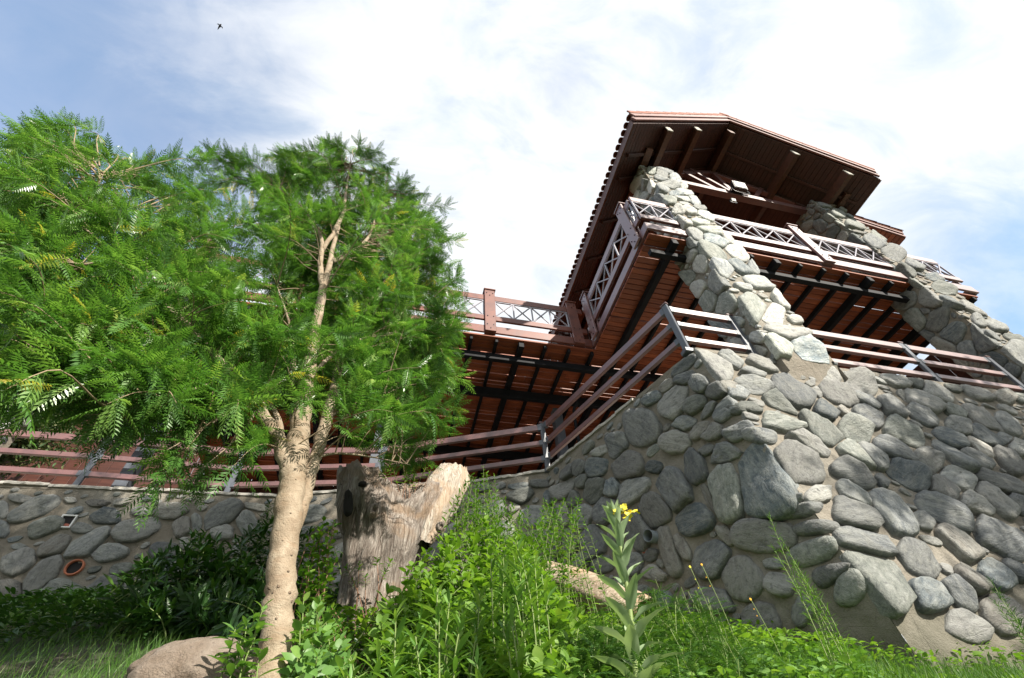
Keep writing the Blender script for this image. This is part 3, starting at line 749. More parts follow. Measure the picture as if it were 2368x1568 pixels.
# smooth cement footing at the foot of the front face
def footing(pts, dz, thick, name, parent):
    """bulging concrete skirt along pts (x, y, ztop), going down dz"""
    P = smooth_path(pts, 10); V = []; cols = 9
    from mathutils import noise as mn
    for k, p in enumerate(P):
        t = P[min(k + 1, len(P) - 1)] - P[max(k - 1, 0)]; nr = np.array([t[1], -t[0], 0]); nr /= np.linalg.norm(nr)
        if nr[1] > 0: nr = -nr
        for j in range(cols):
            q = j / (cols - 1); o_ = thick * min(1, (q * 3.2)) ** 0.7 * min(1.0, 0.02 + k / 9.0) + 0.004; z = p[2] - dz * max(0, q - 0.05)
            pt = np.array([p[0], p[1], z]) + nr * o_
            pt += nr * 0.022 * mn.noise(Vector(pt) * 2.7) + np.array([0, 0, 0.05 * (1 - q) * mn.noise(Vector(pt) * 1.8)])
            V.append(pt)
    n_ = len(P); Fc = [(i * cols + j, (i + 1) * cols + j, (i + 1) * cols + j + 1, i * cols + j + 1) for i in range(n_ - 1) for j in range(cols - 1)]
    return link(name, mesh(name, V, Fc, True), 'mortar', parent)
footing([(3.37, 2.80, 0.75), (3.6, 2.80, 0.86), (4.0, 2.80, 0.93), (4.6, 2.80, 0.86), (5.4, 2.79, 0.78), (6.5, 2.78, 0.7), (9, 2.76, .6), (16, 2.7, .4)], 1.0, 0.07, 'footing', wall)
# clay chips in the joints
for (px, py, s_) in [(1090, 490, .035), (1530, 1125, .04)]:
    c = left.hit(*r6(px, py)); V, Fc = stone_mesh(superell((0, 0), s_, s_ * .6, 0.3, n=10), 0.02)
    link('brick_chip', mesh('brick_chip', V, Fc, True), 'brick_red', wall, left.w(c), np.array([left.u, left.v, left.n]).T if np.linalg.det(np.array([left.u, left.v, left.n]).T) > 0 else np.array([-left.u, left.v, left.n]).T)

# coping slabs along a top edge, each a little different
def coping(p0, p1, parent, n_, z=ZT, wid=0.26, th=0.045, over=0.035, outw=(0, -1)):
    p0 = np.array(p0, float); p1 = np.array(p1, float); cuts = np.sort(np.concatenate([[0, 1], (np.arange(1, n_) + rng.uniform(-.25, .25, n_ - 1)) / n_]))
    d = (p1 - p0) / np.linalg.norm(p1 - p0); o_ = np.array([*outw, 0.]); o_ /= np.linalg.norm(o_)
    L = np.linalg.norm(p1 - p0)
    for a, b in zip(cuts[:-1], cuts[1:]):
        ln = (b - a) * L - 0.008; m_ = max(3, int(ln / 0.06)); V = []; jz = rng.normal(0, .004); jo = rng.normal(0, .008)
        for i in range(m_ + 1):
            q = p0 + d * (a * L + 0.004 + ln * i / m_)
            e = over + jo + rng.normal(0, 0.006)
            for (oo, zz) in ((e, 0), (e + rng.normal(0, .004), th * .5), (e - .004, th), (-wid, th), (-wid, 0)):
                V.append((q[0] + o_[0] * oo, q[1] + o_[1] * oo, z + jz + zz + (rng.normal(0, .0025) if oo > -wid else 0)))
        Fc = [(i * 5 + j, (i + 1) * 5 + j, (i + 1) * 5 + (j + 1) % 5, i * 5 + (j + 1) % 5) for i in range(m_) for j in range(5)] + [(0, 1, 2, 3, 4), tuple(m_ * 5 + j for j in (4, 3, 2, 1, 0))]
        c = np.mean(V, axis=0)
        link('coping_slab', mesh('coping_slab', np.array(V) - c, Fc), 'coping', parent, c)
ln_ = left.n[:2]
mid = KT + (FT - KT) * 0.36
coping(FT + [0, 0, 0], mid, wall, 6, outw=ln_)
# mortar cap near the corner and along the front
for a, b, nn in ((mid, KT, ln_), (KT + np.array([0, 0, 0]), np.array([16.0, 3.07, ZT]), (0, -1))):
    s = Soup(); L = np.linalg.norm(b - a); k = max(4, int(L / 0.12)); V = []
    for i in range(k + 1):
        q = a + (b - a) * i / k
        for oo, zz in ((0.004, -.03), (0.006, 0.022), (-0.02, 0.045), (-.30, .045), (-.30, -.03)):
            V.append((q[0] + nn[0] * oo + rng.normal(0, .003), q[1] + nn[1] * oo + rng.normal(0, .003), ZT + zz + rng.normal(0, .003)))
    Fc = [(i * 5 + j, (i + 1) * 5 + j, (i + 1) * 5 + (j + 1) % 5, i * 5 + (j + 1) % 5) for i in range(k) for j in range(5)] + [(0, 1, 2, 3, 4), tuple(k * 5 + j for j in (4, 3, 2, 1, 0))]
    link('mortar_cap', mesh('mortar_cap', V, Fc), 'mortar', wall)

# --- low garden wall on the left
W = [(-9.0, 7.42, ZT), (-5.7, 7.42, ZT), (-1.96, 7.30, ZT), (0.98, 6.50, ZT), (2.20, 6.00, ZT)]
low = empty('garden_wall', (-3, 7.3, 2.2), 'lower grey fieldstone wall with cement joints behind the tree, on the left', 'wall')
segs = []
for a, b in zip(W[:-1], W[1:]):
    a = np.array(a, float); b = np.array(b, float); f = Face(a, b - a, (0, 0, 1)); f.L = np.linalg.norm(b - a); segs.append(f)
    mortar_sheet('mortar', quad_fn(a - [0, 0, 3.4], b - [0, 0, 3.4], b, a, f.n), max(10, int(f.L * 14)), 46, 'mortar', low)
st8 = [(170,780,90,30,8),(270,860,190,60,-20),(290,1035,190,65,-12),(590,880,110,35,5),(830,915,110,60,5),(555,790,40,20,0),(640,1010,90,35,5),
 (430,1150,130,55,-35),(690,1130,190,75,-35),(840,1200,145,60,-8),(1060,1020,180,70,-15),(770,810,90,25,5),(1760,910,160,75,-30),(150,1270,130,80,-30),
 (340,1390,200,75,-50),(680,1370,140,75,-10),(950,1330,90,40,-10),(480,1500,160,75,-5),(830,1480,140,75,-20),(70,1490,100,70,0),(990,1460,70,20,-65),
 (30,860,35,60,0),(20,1020,50,60,0),(150,1150,60,22,-5),(1870,950,40,30,-40),(1940,970,80,70,60),(2010,840,90,25,10),(1820,820,70,15,5),
 (1540,960,40,55,0),(1350,880,120,50,0),(1300,1190,120,60,0),(1740,1040,80,50,0),(1430,1000,70,70,0),(1130,880,90,35,0),(1450,1130,60,40,20)]
for f, lo, hi in ((segs[0], -1e9, 3.3), (segs[1], 0, 1e9)):
    kk = [((0, -0.07), (0, 1)), ((0.0, 0), (-1, 0)), ((f.L, 0), (1, 0))]
    traced(f, r8, 0, st8, kk)
traced(segs[3], r6, 0, [(400,640,110,60,-20),(670,640,50,70,0),(350,740,50,35,-30),(600,530,110,30,0),(400,550,90,25,-5),(540,820,120,80,0),(430,900,80,60,0)], [((0, -0.05), (0, 1)), ((0, 0), (-1, 0)), ((segs[3].L, 0), (1, 0))])
PIPES = [np.array([-4.12, 7.37, 2.87]), np.array([-4.57, 7.38, 3.46])]
for f in segs:
    for q in PIPES:
        c = f.uv(q)
        if 0 < c[0] < f.L: f.polys.append(superell(c, .15, .15, 0, 2.5, 16, 0))
    settle(f); f.polys = [p for p in f.polys if not any(overlap(p, superell(f.uv(q), .10, .10, 0, 2.5, 12, 0), .0) for q in PIPES)]; kk = [((0, -0.05), (0, 1)), ((0.03, 0), (-1, 0)), ((f.L - .03, 0), (1, 0))]
    vent_hide = lambda c, f=f: any(np.linalg.norm(f.w(c) - q) < 0.17 for q in (np.array([-4.12, 7.37, 2.87]), np.array([-4.57, 7.38, 3.46])))
    fill(f, ((0, f.L), (-1.75 if f in segs[:2] else -2.6, -0.05)), [(0.17, 250), (0.12, 500), (0.075, 1300), (0.045, 900)], 0.02, keep=kk, ang=(0, 0.6), hide=vent_hide)
rest = []
for f, lim in zip(segs, (60, 90, 80, 40)): rest += lay(f, low, 'cool_stone', lim)
stuff_stones(rest, low, 'cool_stone')
for a, b, k in ((W[0], W[1], 6), (W[1], W[2], 8), (W[2], W[3], 6), (W[3], W[4], 3)):
    d = np.array(b) - np.array(a); nn = (d[1], -d[0]); coping(a, b, low, k, outw=nn)
footing([(-9, 7.42, 2.12), (-4.43, 7.40, 2.42), (-3.0, 7.36, 2.65), (-1.96, 7.30, 2.8), (0, 6.8, 2.6), (2.2, 6.0, 2.2)], 1.6, 0.10, 'footing', low)
# openings in the walls
def ring(c, ax, r0, r1, L, name, mat, label, cat):
    ax = np.array(ax, float); ax /= np.linalg.norm(ax); u = np.cross(ax, [0, 0, 1]); u /= np.linalg.norm(u); v = np.cross(u, ax); V = []; n_ = 28
    for (r, h) in ((r1, 0), (r1, L), (r0, L), (r0, 0.0)):
        for k in range(n_):
            t = 2 * math.pi * k / n_; V.append(u * r * math.cos(t) + v * r * math.sin(t) + ax * h)
    Fc = [(j * n_ + k, j * n_ + (k + 1) % n_, (j + 1) * n_ + (k + 1) % n_, (j + 1) * n_ + k) for j in range(3) for k in range(n_)]
    o = empty(name, c, label, cat)
    link('pipe_shell', mesh(name, V, Fc, True), mat, o, c)
    s = Soup(); s.add([u * r0 * math.cos(2 * math.pi * k / n_) + v * r0 * math.sin(2 * math.pi * k / n_) + ax * 0.012 for k in range(n_)], [tuple(range(n_))])
    link('dark_bore', mesh('dark_bore', s.V, s.F), 'dark_hole', o, c)
    return o
pc = left.w(left.hit(656, 537.5), 0.0)
ring(pc - left.n * .02, left.n * 1.0 + np.array([0, -.1, -0.12]), 0.058, 0.065, 0.17, 'drain_pipe', 'pipe_grey', 'grey plastic drain pipe sticking out of the tall wall behind the yellow mullein', 'pipe')
pc2 = segs[0].w(segs[0].hit(75, 568), 0.0) if segs[0].hit(75, 568)[0] < segs[0].L else segs[1].w(segs[1].hit(75, 568), 0.0)
ring(pc2 - [0, -.01, 0], (0, -1, 0), 0.085, 0.105, 0.045, 'clay_pipe', 'pipe_clay', 'round terracotta drain opening low in the left garden wall', 'pipe')
pv = segs[1].w(segs[1].hit(67, 522), 0.0)
v = empty('square_vent', pv, 'small square drain hole with a white frame in the left garden wall', 'vent')
for dx, dz, sx, sz in ((-.085, 0, .02, .17), (.085, 0, .02, .17), (0, .085, .19, .02), (0, -.085, .19, .02)):
    block('frame_strip', pv + [dx - sx / 2, -.035, dz - sz / 2], pv + [dx + sx / 2, .02, dz + sz / 2], 'white_paint', v, 0.002)
block('dark_recess', pv + [-.075, -.014, -.075], pv + [.075, .02, .075], 'dark_hole', v, .002)
for q in ((.02, -.05), (.05, -.055), (-.02, -.058)): block('brick_chip', pv + [q[0] - .02, -.026, q[1] - .016], pv + [q[0] + .016, -.012, q[1] + .02], 'brick_red', v, .004)

# --- the two stone pillars
def pillar(x0, x1, y0, y1, ztop, name_label, faces_f, faces_l, mat):
    o = empty('stone_pillar', ((x0 + x1) / 2, (y0 + y1) / 2, ZT), name_label, 'pillar')
    ff = Face((x0, y0, ztop), (1, 0, 0), (0, 0, 1)); fl = Face((x0, y0, ztop), (0, 1, 0), (0, 0, 1)); fr = Face((x1, y0, ztop), (0, 1, 0), (0, 0, 1)); fr.n = np.array([1., 0, 0])
    H = ztop - ZT + 0.06; wx = x1 - x0; wy = y1 - y0
    kf_ = [((-.02, 0), (-1, 0)), ((wx + .02, 0), (1, 0)), ((0, .01), (0, 1)), ((0, -H - .0), (0, -1))]
    kl_ = [((-.012, 0), (-1, 0)), ((wy + .02, 0), (1, 0)), ((0, .01), (0, 1)), ((0, -H), (0, -1))]
    for rg, it in faces_f: traced(ff, rg, 0, it, kf_)
    for rg, it in faces_l: traced(fl, rg, 0, it, kl_)
    settle(ff); settle(fl)
    sizes = [(0.15, 120), (0.11, 250), (0.075, 700), (0.045, 900), (0.03, 600)]
    fill(ff, ((0, wx), (-H, 0)), sizes, .010, keep=kf_, ang=(-.2, .3)); fill(fl, ((0, wy), (-H, 0)), sizes, .010, keep=kl_, ang=(-1.5, 1.5))
    fill(fr, ((0, wy), (-H, 0)), [(0.14, 200), (0.09, 400), (0.05, 400)], .012, keep=kl_)
    core = [quad_fn((x0, y0, ZT - .05), (x1, y0, ZT - .05), (x1, y0, ztop), (x0, y0, ztop), (0, -1, 0)),
            quad_fn((x0 + .05, y0 + .10, ZT - .5), (x1 - .05, y0 + .10, ZT - .5), (x1, y0, ZT - .05), (x0, y0, ZT - .05), (0, -1, 0)),
            quad_fn((x0, y1, ZT - .3), (x0, y0, ZT - .3), (x0, y0, ztop), (x0, y1, ztop), (-1, 0, 0)),
            quad_fn((x1, y0, ZT - .3), (x1, y1, ZT - .3), (x1, y1, ztop), (x1, y0, ztop), (1, 0, 0)),
            quad_fn((x1, y1, ZT - .3), (x0, y1, ZT - .3), (x0, y1, ztop), (x1, y1, ztop), (0, 1, 0)),
            quad_fn((x0, y0, ztop), (x1, y0, ztop), (x1, y1, ztop), (x0, y1, ztop), (0, 0, 1))]
    for k, q in enumerate(core): mortar_sheet('mortar', q, 14, 90 if k != 1 and k < 5 else 10, 'mortar', o, 0.008)
    rest = lay(ff, o, mat, 120, 0.002) + lay(fl, o, mat, 110, 0.002) + lay(fr, o, mat, 60, 0.002)
    stuff_stones(rest, o, mat); return o
P1 = (4.38, 5.24, 3.00, 3.58); P2 = (9.30, 10.15, 3.00, 3.64)
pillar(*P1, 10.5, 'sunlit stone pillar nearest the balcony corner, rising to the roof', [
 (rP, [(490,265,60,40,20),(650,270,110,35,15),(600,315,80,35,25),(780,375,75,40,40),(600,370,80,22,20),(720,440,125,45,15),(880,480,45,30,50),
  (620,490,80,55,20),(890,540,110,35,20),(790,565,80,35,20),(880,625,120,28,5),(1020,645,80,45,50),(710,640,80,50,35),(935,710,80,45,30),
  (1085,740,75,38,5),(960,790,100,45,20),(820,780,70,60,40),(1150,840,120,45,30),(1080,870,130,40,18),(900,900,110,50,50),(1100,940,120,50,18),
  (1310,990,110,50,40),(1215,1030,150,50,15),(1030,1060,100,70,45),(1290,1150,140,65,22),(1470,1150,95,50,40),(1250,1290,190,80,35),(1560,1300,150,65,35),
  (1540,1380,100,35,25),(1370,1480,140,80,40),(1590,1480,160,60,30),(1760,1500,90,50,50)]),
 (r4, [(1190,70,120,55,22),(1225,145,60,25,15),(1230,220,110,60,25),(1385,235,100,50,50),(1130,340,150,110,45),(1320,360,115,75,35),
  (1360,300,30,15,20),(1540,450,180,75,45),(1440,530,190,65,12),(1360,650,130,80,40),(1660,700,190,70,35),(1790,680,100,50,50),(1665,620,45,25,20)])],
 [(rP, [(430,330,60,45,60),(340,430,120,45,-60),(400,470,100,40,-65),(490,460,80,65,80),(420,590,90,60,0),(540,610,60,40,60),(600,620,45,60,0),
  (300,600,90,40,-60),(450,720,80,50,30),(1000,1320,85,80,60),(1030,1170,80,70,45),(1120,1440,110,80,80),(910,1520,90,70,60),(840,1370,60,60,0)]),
  (r4, [(850,60,100,80,70),(870,150,60,35,-50),(650,130,85,70,-10),(745,240,85,85,60),(900,260,95,85,-40),(570,30,60,60,0),(860,470,90,60,45),(1200,550,60,50,0)])], 'sunlit_stone')
pillar(*P2, 10.75, 'right-hand stone pillar with its left side in shade', [
 (rQ, [(460,110,110,50,35),(300,30,100,40,35),(580,220,100,50,45),(740,240,90,45,30),(870,270,110,45,30),(640,150,90,35,30),(980,420,130,45,25),
  (1080,410,130,45,35),(1080,550,140,50,20),(1250,560,150,50,35),(1260,640,150,45,25),(1340,740,80,50,40),(1500,820,110,50,35),(1530,770,100,60,45),
  (1710,940,110,50,25),(1660,1000,80,60,30),(1730,1100,130,70,40),(1350,680,60,30,20)]),
 (r2, [(735,945,45,25,15),(800,955,35,20,10),(850,990,50,25,10),(760,985,60,30,20),(930,1035,100,30,25),(900,1085,80,40,20),(1000,1090,60,25,30),
  (1120,1180,80,30,30),(1010,1170,80,25,30),(1070,1230,90,40,25),(1240,1250,70,25,30),(1130,1310,75,40,30),(1240,1330,100,40,25),(1300,1310,120,35,35),
  (1250,1390,90,45,30),(1420,1420,80,40,30)])],
 [(rQ, [(860,490,125,110,30),(590,530,110,75,-20),(690,730,120,100,20),(930,740,135,90,-60),(790,635,55,28,5),(1100,870,125,100,-20),(1170,670,130,80,45),
  (1080,750,35,25,0),(1400,910,190,110,38),(805,895,70,55,20),(990,1000,130,65,30),(1260,1040,110,75,20),(1500,1130,150,60,20),(730,330,90,60,0),
  (480,620,90,50,50),(1700,1260,90,60,20)]),
  (r2, [(640,940,60,40,30),(705,1005,75,50,30),(610,1090,50,55,60),(515,1095,60,35,-40),(820,1065,80,40,30),(725,1150,50,60,60),(810,1190,50,50,60),
   (545,1160,55,35,20),(950,1200,75,50,-10),(700,1090,35,15,-30)])], 'field_stone')

# ------------------------------------------------------------------ pavilion: deck on black joists, gable roof
YF, YL, XC, XE, XW, YB = 3.05, 5.90, 3.56, 11.08, -5.15, 12.0        # front edge, left section edge, corner x, ends, back
tag(link('terrace_floor', mesh('terrace_floor', [(-9, 7.45, 3.96), (-1.96, 7.35, 3.96), (.98, 6.55, 3.96), (2.25, 6.0, 3.96), (3.32, 3.14, 3.96), (16, 3.1, 3.96), (16, 16, 3.96), (-9, 16, 3.96)], [(0, 1, 2, 3, 4, 5, 6, 7)]), 'terrace_floor'),
    'terrace floor behind the stone walls', kind='structure')
deck = empty('timber_deck', (3.5, 6, 4), 'raised red-brown timber deck on black steel joists, seen from below', 'deck')
ZD0, ZD1 = 7.055, 7.10
y = YF + 0.05; k = 0
while y < YB:                                                           # boards run along x with open joints
    x0 = XC + .04 if y < YL - .07 else XW
    wdt = 0.106 if rng.random() > .16 else .092; gap = 0.1175
    for xa, xb in (((x0, XE - .04),) if x0 > 0 else ((XW + .03, rng.uniform(2.2, 3.6)), (None, XE - .04))):
        if xa is None: xa = last + 0.004
        last = xb
        if rng.random() < 0.10: pass
        bar('deck_board', (xa, y + wdt / 2 + rng.normal(0, .0035), (ZD0 + ZD1) / 2 + rng.normal(0, .001)), (xb, y + wdt / 2 + rng.normal(0, .0035), (ZD0 + ZD1) / 2), wdt, ZD1 - ZD0, 'deck_wood', deck, b=.005)
    y += gap
xj = 0.93
for k in range(-12, 20):
    x = xj + 0.525 * k
    if x < XW + .05 or x > XE - .1: continue
    wj = 0.11 if k % 4 == 2 else 0.06
    hj = 0.15 if k % 4 == 2 else 0.10
    y0 = YF + .06 if x > XC + .05 else YL + .06
    bar('joist', (x, y0, ZD0 - hj / 2), (x, YB, ZD0 - hj / 2), wj, hj, 'black_steel', deck)
for yy, xa, xb, hh in ((YF + .30, XC + .1, 4.36, .12), (YF + .30, 5.26, 9.28, .12), (YL + .40, XW + .1, XE - .1, .16), (7.32, XW + .1, XE - .1, .22), (9.6, XW + .1, XE - .1, .22), (XC, 0, 0, 0)):
    if hh: bar('cross_beam', (xa, yy, ZD0 - .15 - hh / 2 + .012), (xb, yy, ZD0 - .15 - hh / 2 + .012), 0.10, hh, 'black_steel', deck)
def fascia(p0, p1, name='fascia_board'): return bar(name, p0, p1, 0.045, 0.22, 'rail_wood' if p0[0] > 3 else 'trim_wood', deck)
zf = 7.245
fascia((XC, YF, zf), (4.375, YF, zf)); fascia((5.245, YF, zf), (9.295, YF, zf)); fascia((10.155, YF, zf), (XE, YF, zf))
fascia((XC + .022, YF + .025, zf), (XC + .022, YL - .02, zf)); fascia((XE - .022, YF + .025, zf), (XE - .022, 8.0, zf))
fascia((XW, YL, zf), (XC, YL, zf)); fascia((XW + .022, YL + .025, zf), (XW + .022, YB, zf))
# steel columns standing on the terrace
for nm, (x, y), lab, r_ in (('steel_column', (-4.4, 7.72), 'grey steel column under the deck, at the far left behind the rails', .10),
                        ('steel_column', (-.62, 7.72), 'grey steel column under the deck, right beside the old stump top', .08),
                        ('steel_column', (3.18, 7.60), 'dark steel column under the deck behind the corner of the two walls', .10)):
    c = empty('steel_column', (x, y, ZT), lab, 'column', 'steel columns carrying the deck')
    block('shaft', (x - r_, y - r_, ZT + .02), (x + r_, y + r_, 6.72), 'grey_steel', c)
    block('base_plate', (x - r_ - .06, y - r_ - .06, ZT - .03), (x + r_ + .06, y + r_ + .06, ZT + .02), 'grey_steel', c)
    for sx, sy in ((-1, -1), (1, -1), (1, 1), (-1, 1)): block('bolt', (x + sx * (r_ + .035) - .012, y + sy * (r_ + .035) - .012, ZT + .02), (x + sx * (r_ + .035) + .012, y + sy * (r_ + .035) + .012, ZT + .045), 'bolt_metal', c)
c = empty('downpipe', (3.42, 7.2, ZT), 'thin black downpipe running up to the deck beside the dark column', 'pipe')
V, Fc = tube(smooth_path([(3.42, 7.2, 4), (3.42, 7.2, 6.2), (3.5, 7.12, 6.55), (3.55, 7.05, 6.85)], 6), .035, 10); link('pipe_run', mesh('pipe_run', V, Fc, True), 'black_steel', c)
for z in (4.7, 5.9): block('bracket', (3.37, 7.15, z), (3.47, 7.25, z + .04), 'black_steel', c)
hs = empty('house_wall', (11.3, 5, 4), 'boarded side wall of the house on the terrace, seen between the rails near the right pillar', 'wall')
for k in range(28): bar('wall_board', (11.30, 3.52 + .31 * k, 3.97), (11.30, 3.52 + .31 * k, 7.0), .30, .03, 'soffit_wood', hs, up=(1, 0, 0), b=.004)
# dark timber house wall closing the terrace at the back
hw = empty('house_wall', (2, YB, 4), 'dark timber wall of the house at the back of the terrace under the deck', 'wall')
for i, x in enumerate(np.arange(-8.8, 15.8, 0.30)):
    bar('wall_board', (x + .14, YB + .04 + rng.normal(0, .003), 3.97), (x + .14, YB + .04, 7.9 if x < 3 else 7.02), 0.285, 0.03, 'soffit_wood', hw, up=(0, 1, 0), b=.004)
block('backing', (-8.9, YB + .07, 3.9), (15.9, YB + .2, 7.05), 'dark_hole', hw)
# stone column far left below the deck
sc_ = empty('stone_pillar', (-7.7, 8.6, ZT), 'small grey stone pillar on the terrace at the far left edge, behind the leaves', 'pillar')
mortar_sheet('mortar', quad_fn((-8.15, 8.4, 4), (-7.35, 8.4, 4), (-7.35, 8.4, 7.0), (-8.15, 8.4, 7.0), (0, -1, 0)), 12, 30, 'mortar', sc_)
mortar_sheet('mortar', quad_fn((-7.35, 8.4, 4), (-7.35, 9.0, 4), (-7.35, 9.0, 7.0), (-7.35, 8.4, 7.0), (1, 0, 0)), 8, 30, 'mortar', sc_)
mortar_sheet('mortar', quad_fn((-8.15, 8.4, 7), (-7.35, 8.4, 7), (-7.35, 9.0, 7.0), (-8.15, 9.0, 7.0), (0, 0, 1)), 8, 8, 'mortar', sc_)
f = Face((-8.15, 8.4, 7.0), (1, 0, 0), (0, 0, 1)); fill(f, ((0, .8), (-3, 0)), [(.15, 80), (.1, 200), (.06, 300)], .015, keep=[((0, 0), (-1, 0)), ((.8, 0), (1, 0)), ((0, 0), (0, 1)), ((0, -3), (0, -1))]); lay(f, sc_, 'cool_stone', 60)
f = Face((-7.35, 8.4, 7.0), (0, 1, 0), (0, 0, 1)); f.n = np.array([1., 0, 0]); fill(f, ((0, .6), (-3, 0)), [(.15, 60), (.1, 150), (.06, 200)], .015, keep=[((0, 0), (-1, 0)), ((.6, 0), (1, 0)), ((0, 0), (0, 1)), ((0, -3), (0, -1))]); lay(f, sc_, 'cool_stone', 40)

# --- gable roof
XL, XR, YR, YE = 3.76, 10.82, 2.05, 8.6
XM = (XL + XR) / 2; SL = 0.745; ZE = 10.12                              # underside at the eave, slope
roof = empty('pavilion_roof', (XM, 5.3, ZE), 'red-brown gable roof with boarded underside and clay tiles above the balcony', 'roof')
XRR = 10.40; ZL = ZE
def zr(x, off=0): return ZL + SL * (XM - XL - abs(x - XM)) + off
for sgn, xe in ((1, XL), (-1, XRR)):
    ZE = ZL if sgn > 0 else ZL + SL * (XR - XRR)
    Lr = abs(XM - xe); cosr = 1 / math.hypot(1, SL); dirv = np.array([sgn * 1, 0, SL]) * cosr; nv = np.array([-sgn * SL, 0, 1]) * cosr
    n_ = int(Lr / cosr / 0.115)
    for k in range(n_):                                                   # soffit boards run along y
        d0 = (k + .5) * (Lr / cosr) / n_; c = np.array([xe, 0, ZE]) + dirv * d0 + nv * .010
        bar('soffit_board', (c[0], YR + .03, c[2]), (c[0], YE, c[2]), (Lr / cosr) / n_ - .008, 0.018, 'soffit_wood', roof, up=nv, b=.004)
    # solid deck above the boards
    a = np.array([xe, YR + .02, ZE]) + nv * .022; b = np.array([XM, YR + .02, zr(XM)]) + nv * .022
    V = []
    for yy in (YR + .02, YE + .02):
        for q in (a, b, b + np.array([0, 0, .28]), a + np.array([0, 0, .28])): V.append((q[0], yy, q[2]))
    link('roof_decking', mesh('roof_decking', V, [(0, 1, 2, 3), (7, 6, 5, 4), (0, 4, 5, 1), (3, 2, 6, 7), (0, 3, 7, 4), (1, 5, 6, 2)]), 'soffit_wood', roof)
    # rafters on the underside (run up the slope)
    for yy in (2.75, 3.30, 4.4, 5.5, 6.6, 7.7):
        a = np.array([xe, yy, ZE]) + dirv * .12 - nv * .035; b = np.array([XM, yy, zr(XM)]) - dirv * .06 - nv * .035
        bar('rafter', a, b, .07, .07, 'soffit_wood', roof, up=nv)
    # stepped barge boards on the front gable
    for off, th, prj, mt in ((.30, .17, .035, 'trim_wood'), (.12, .14, .0, 'trim_wood')):
        a = np.array([xe - sgn * .03, YR - .02 - prj, ZE + off]); b = np.array([XM, YR - .02 - prj, zr(XM) + off]) 
        bar('barge_board', a, b, .045, th * cosr * 1.25, mt, roof, up=nv)
    bar('barge_trim', np.array([xe - sgn * .03, YR - .035, ZE + .205]), np.array([XM, YR - .035, zr(XM) + .205]), .035, .03, 'bar_metal' if sgn < 0 else 'trim_wood', roof, up=nv)
    # eave fascia
    bar('eave_board', (xe - sgn * .02, YR + .03, ZE + .13), (xe - sgn * .02, YE, ZE + .13), .04, .30, 'beam_wood', roof)
    # purlins with pale capped ends
    for dx, drop in (((1.06, .0), (2.12, .0))):
        x = (XL if sgn > 0 else XR) + sgn * dx; z = zr(x) - .15
        p = bar('purlin', (x, YR + .12, z), (x, YE - .3, z), .13, .27, 'beam_wood', roof)
        cp = box_mesh(.135, .02, .275, .002, 'white_paint')
        if not cp.materials: cp.materials.append(MATS['coping'])
        o_ = link('end_cap', cp, None, p, (x, YR + .11, z), np.eye(3))
bar('ridge_beam', (XM, YR + .15, zr(XM) - .26), (XM, YE - .3, zr(XM) - .26), .14, .30, 'beam_wood', roof)
for x in (4.48, 10.05):                                                    # wall plates over the pillars
    bar('wall_plate', (x, 2.6, 10.58 + (.1 if x > 5 else 0)), (x, YE - .3, 10.58), .16, .16, 'beam_wood', roof)
# tiles: real barrel tiles along the edges, the field joined
def tile_mesh():
    V, Fc = [], []; L = .42
    for j, yy in enumerate((0, L)):
        for k in range(9):
            t = math.pi * k / 8; r = .072 - .010 * j
            V.append((-yy + .0, -math.cos(t) * r, math.sin(t) * r * .75 + .02 * (1 - j)))
        for k in range(9):
            t = math.pi * (8 - k) / 8; r = .058 - .010 * j
            V.append((-yy + .0, -math.cos(t) * r, math.sin(t) * r * .75 + .02 * (1 - j)))
    for k in range(18): Fc.append((k, (k + 1) % 18, 18 + (k + 1) % 18, 18 + k))
    Fc.append(tuple(range(18))); return np.array(V), Fc
TV, TF = tile_mesh(); tm = mesh('roof_tile', TV, TF, False)
for sgn, xe in ((1, XL), (-1, XRR)):
    ZE = ZL if sgn > 0 else ZL + SL * (XR - XRR)
    Lr = abs(XM - xe); cosr = 1 / math.hypot(1, SL); down = -np.array([sgn, 0, SL]) * cosr; nv = np.array([-sgn * SL, 0, 1]) * cosr
    Rm = np.array([down, np.cross(nv, down), nv]).T; rows = int(Lr / cosr / .36) + 1; cols = int((YE - YR + .1) / .16); S_ = Soup()
    for r_ in range(rows):
        for c_ in range(cols):
            yy = YR - .06 + .16 * (c_ + .5); base = np.array([xe - sgn * .045, yy, ZE + .33 - .052]) - down * (.36 * r_) + nv * (.022)
            if r_ == 0 or c_ < 1: link('roof_tile', tm, 'roof_tile', roof, base + nv * rng.normal(0, .006), Rm)
            else: S_.add(TV @ Rm.T + base, TF)
    o_ = S_.make('tile_field', 'roof_tile', roof); o_['kind'] = 'stuff'
    # stepped verge tiles along the gable (flat side tiles)
    for r_ in range(rows - 0):
        a = np.array([xe - sgn * .06, YR - .075, ZE + .40]) - down * (.36 * r_); b = a - down * .39
        if (b[0] - XM) * sgn > 0: b = np.array([XM, b[1], zr(XM) + .40])
        bar('verge_tile', a + nv * .030, b - nv * .005, .03, .12, 'roof_tile', roof, up=nv)
V, Fc = [], []
for k in range(int((YE - YR + .15) / .36)):
    a = YR - .09 + .36 * k; o_ = Soup(); vv, ff = tube([(XM, a, zr(XM) + .48), (XM, a + .40, zr(XM) + .46)], [.14, .12], 12); o_.add(vv, ff); o_.make('ridge_tile', 'roof_tile', roof, True)
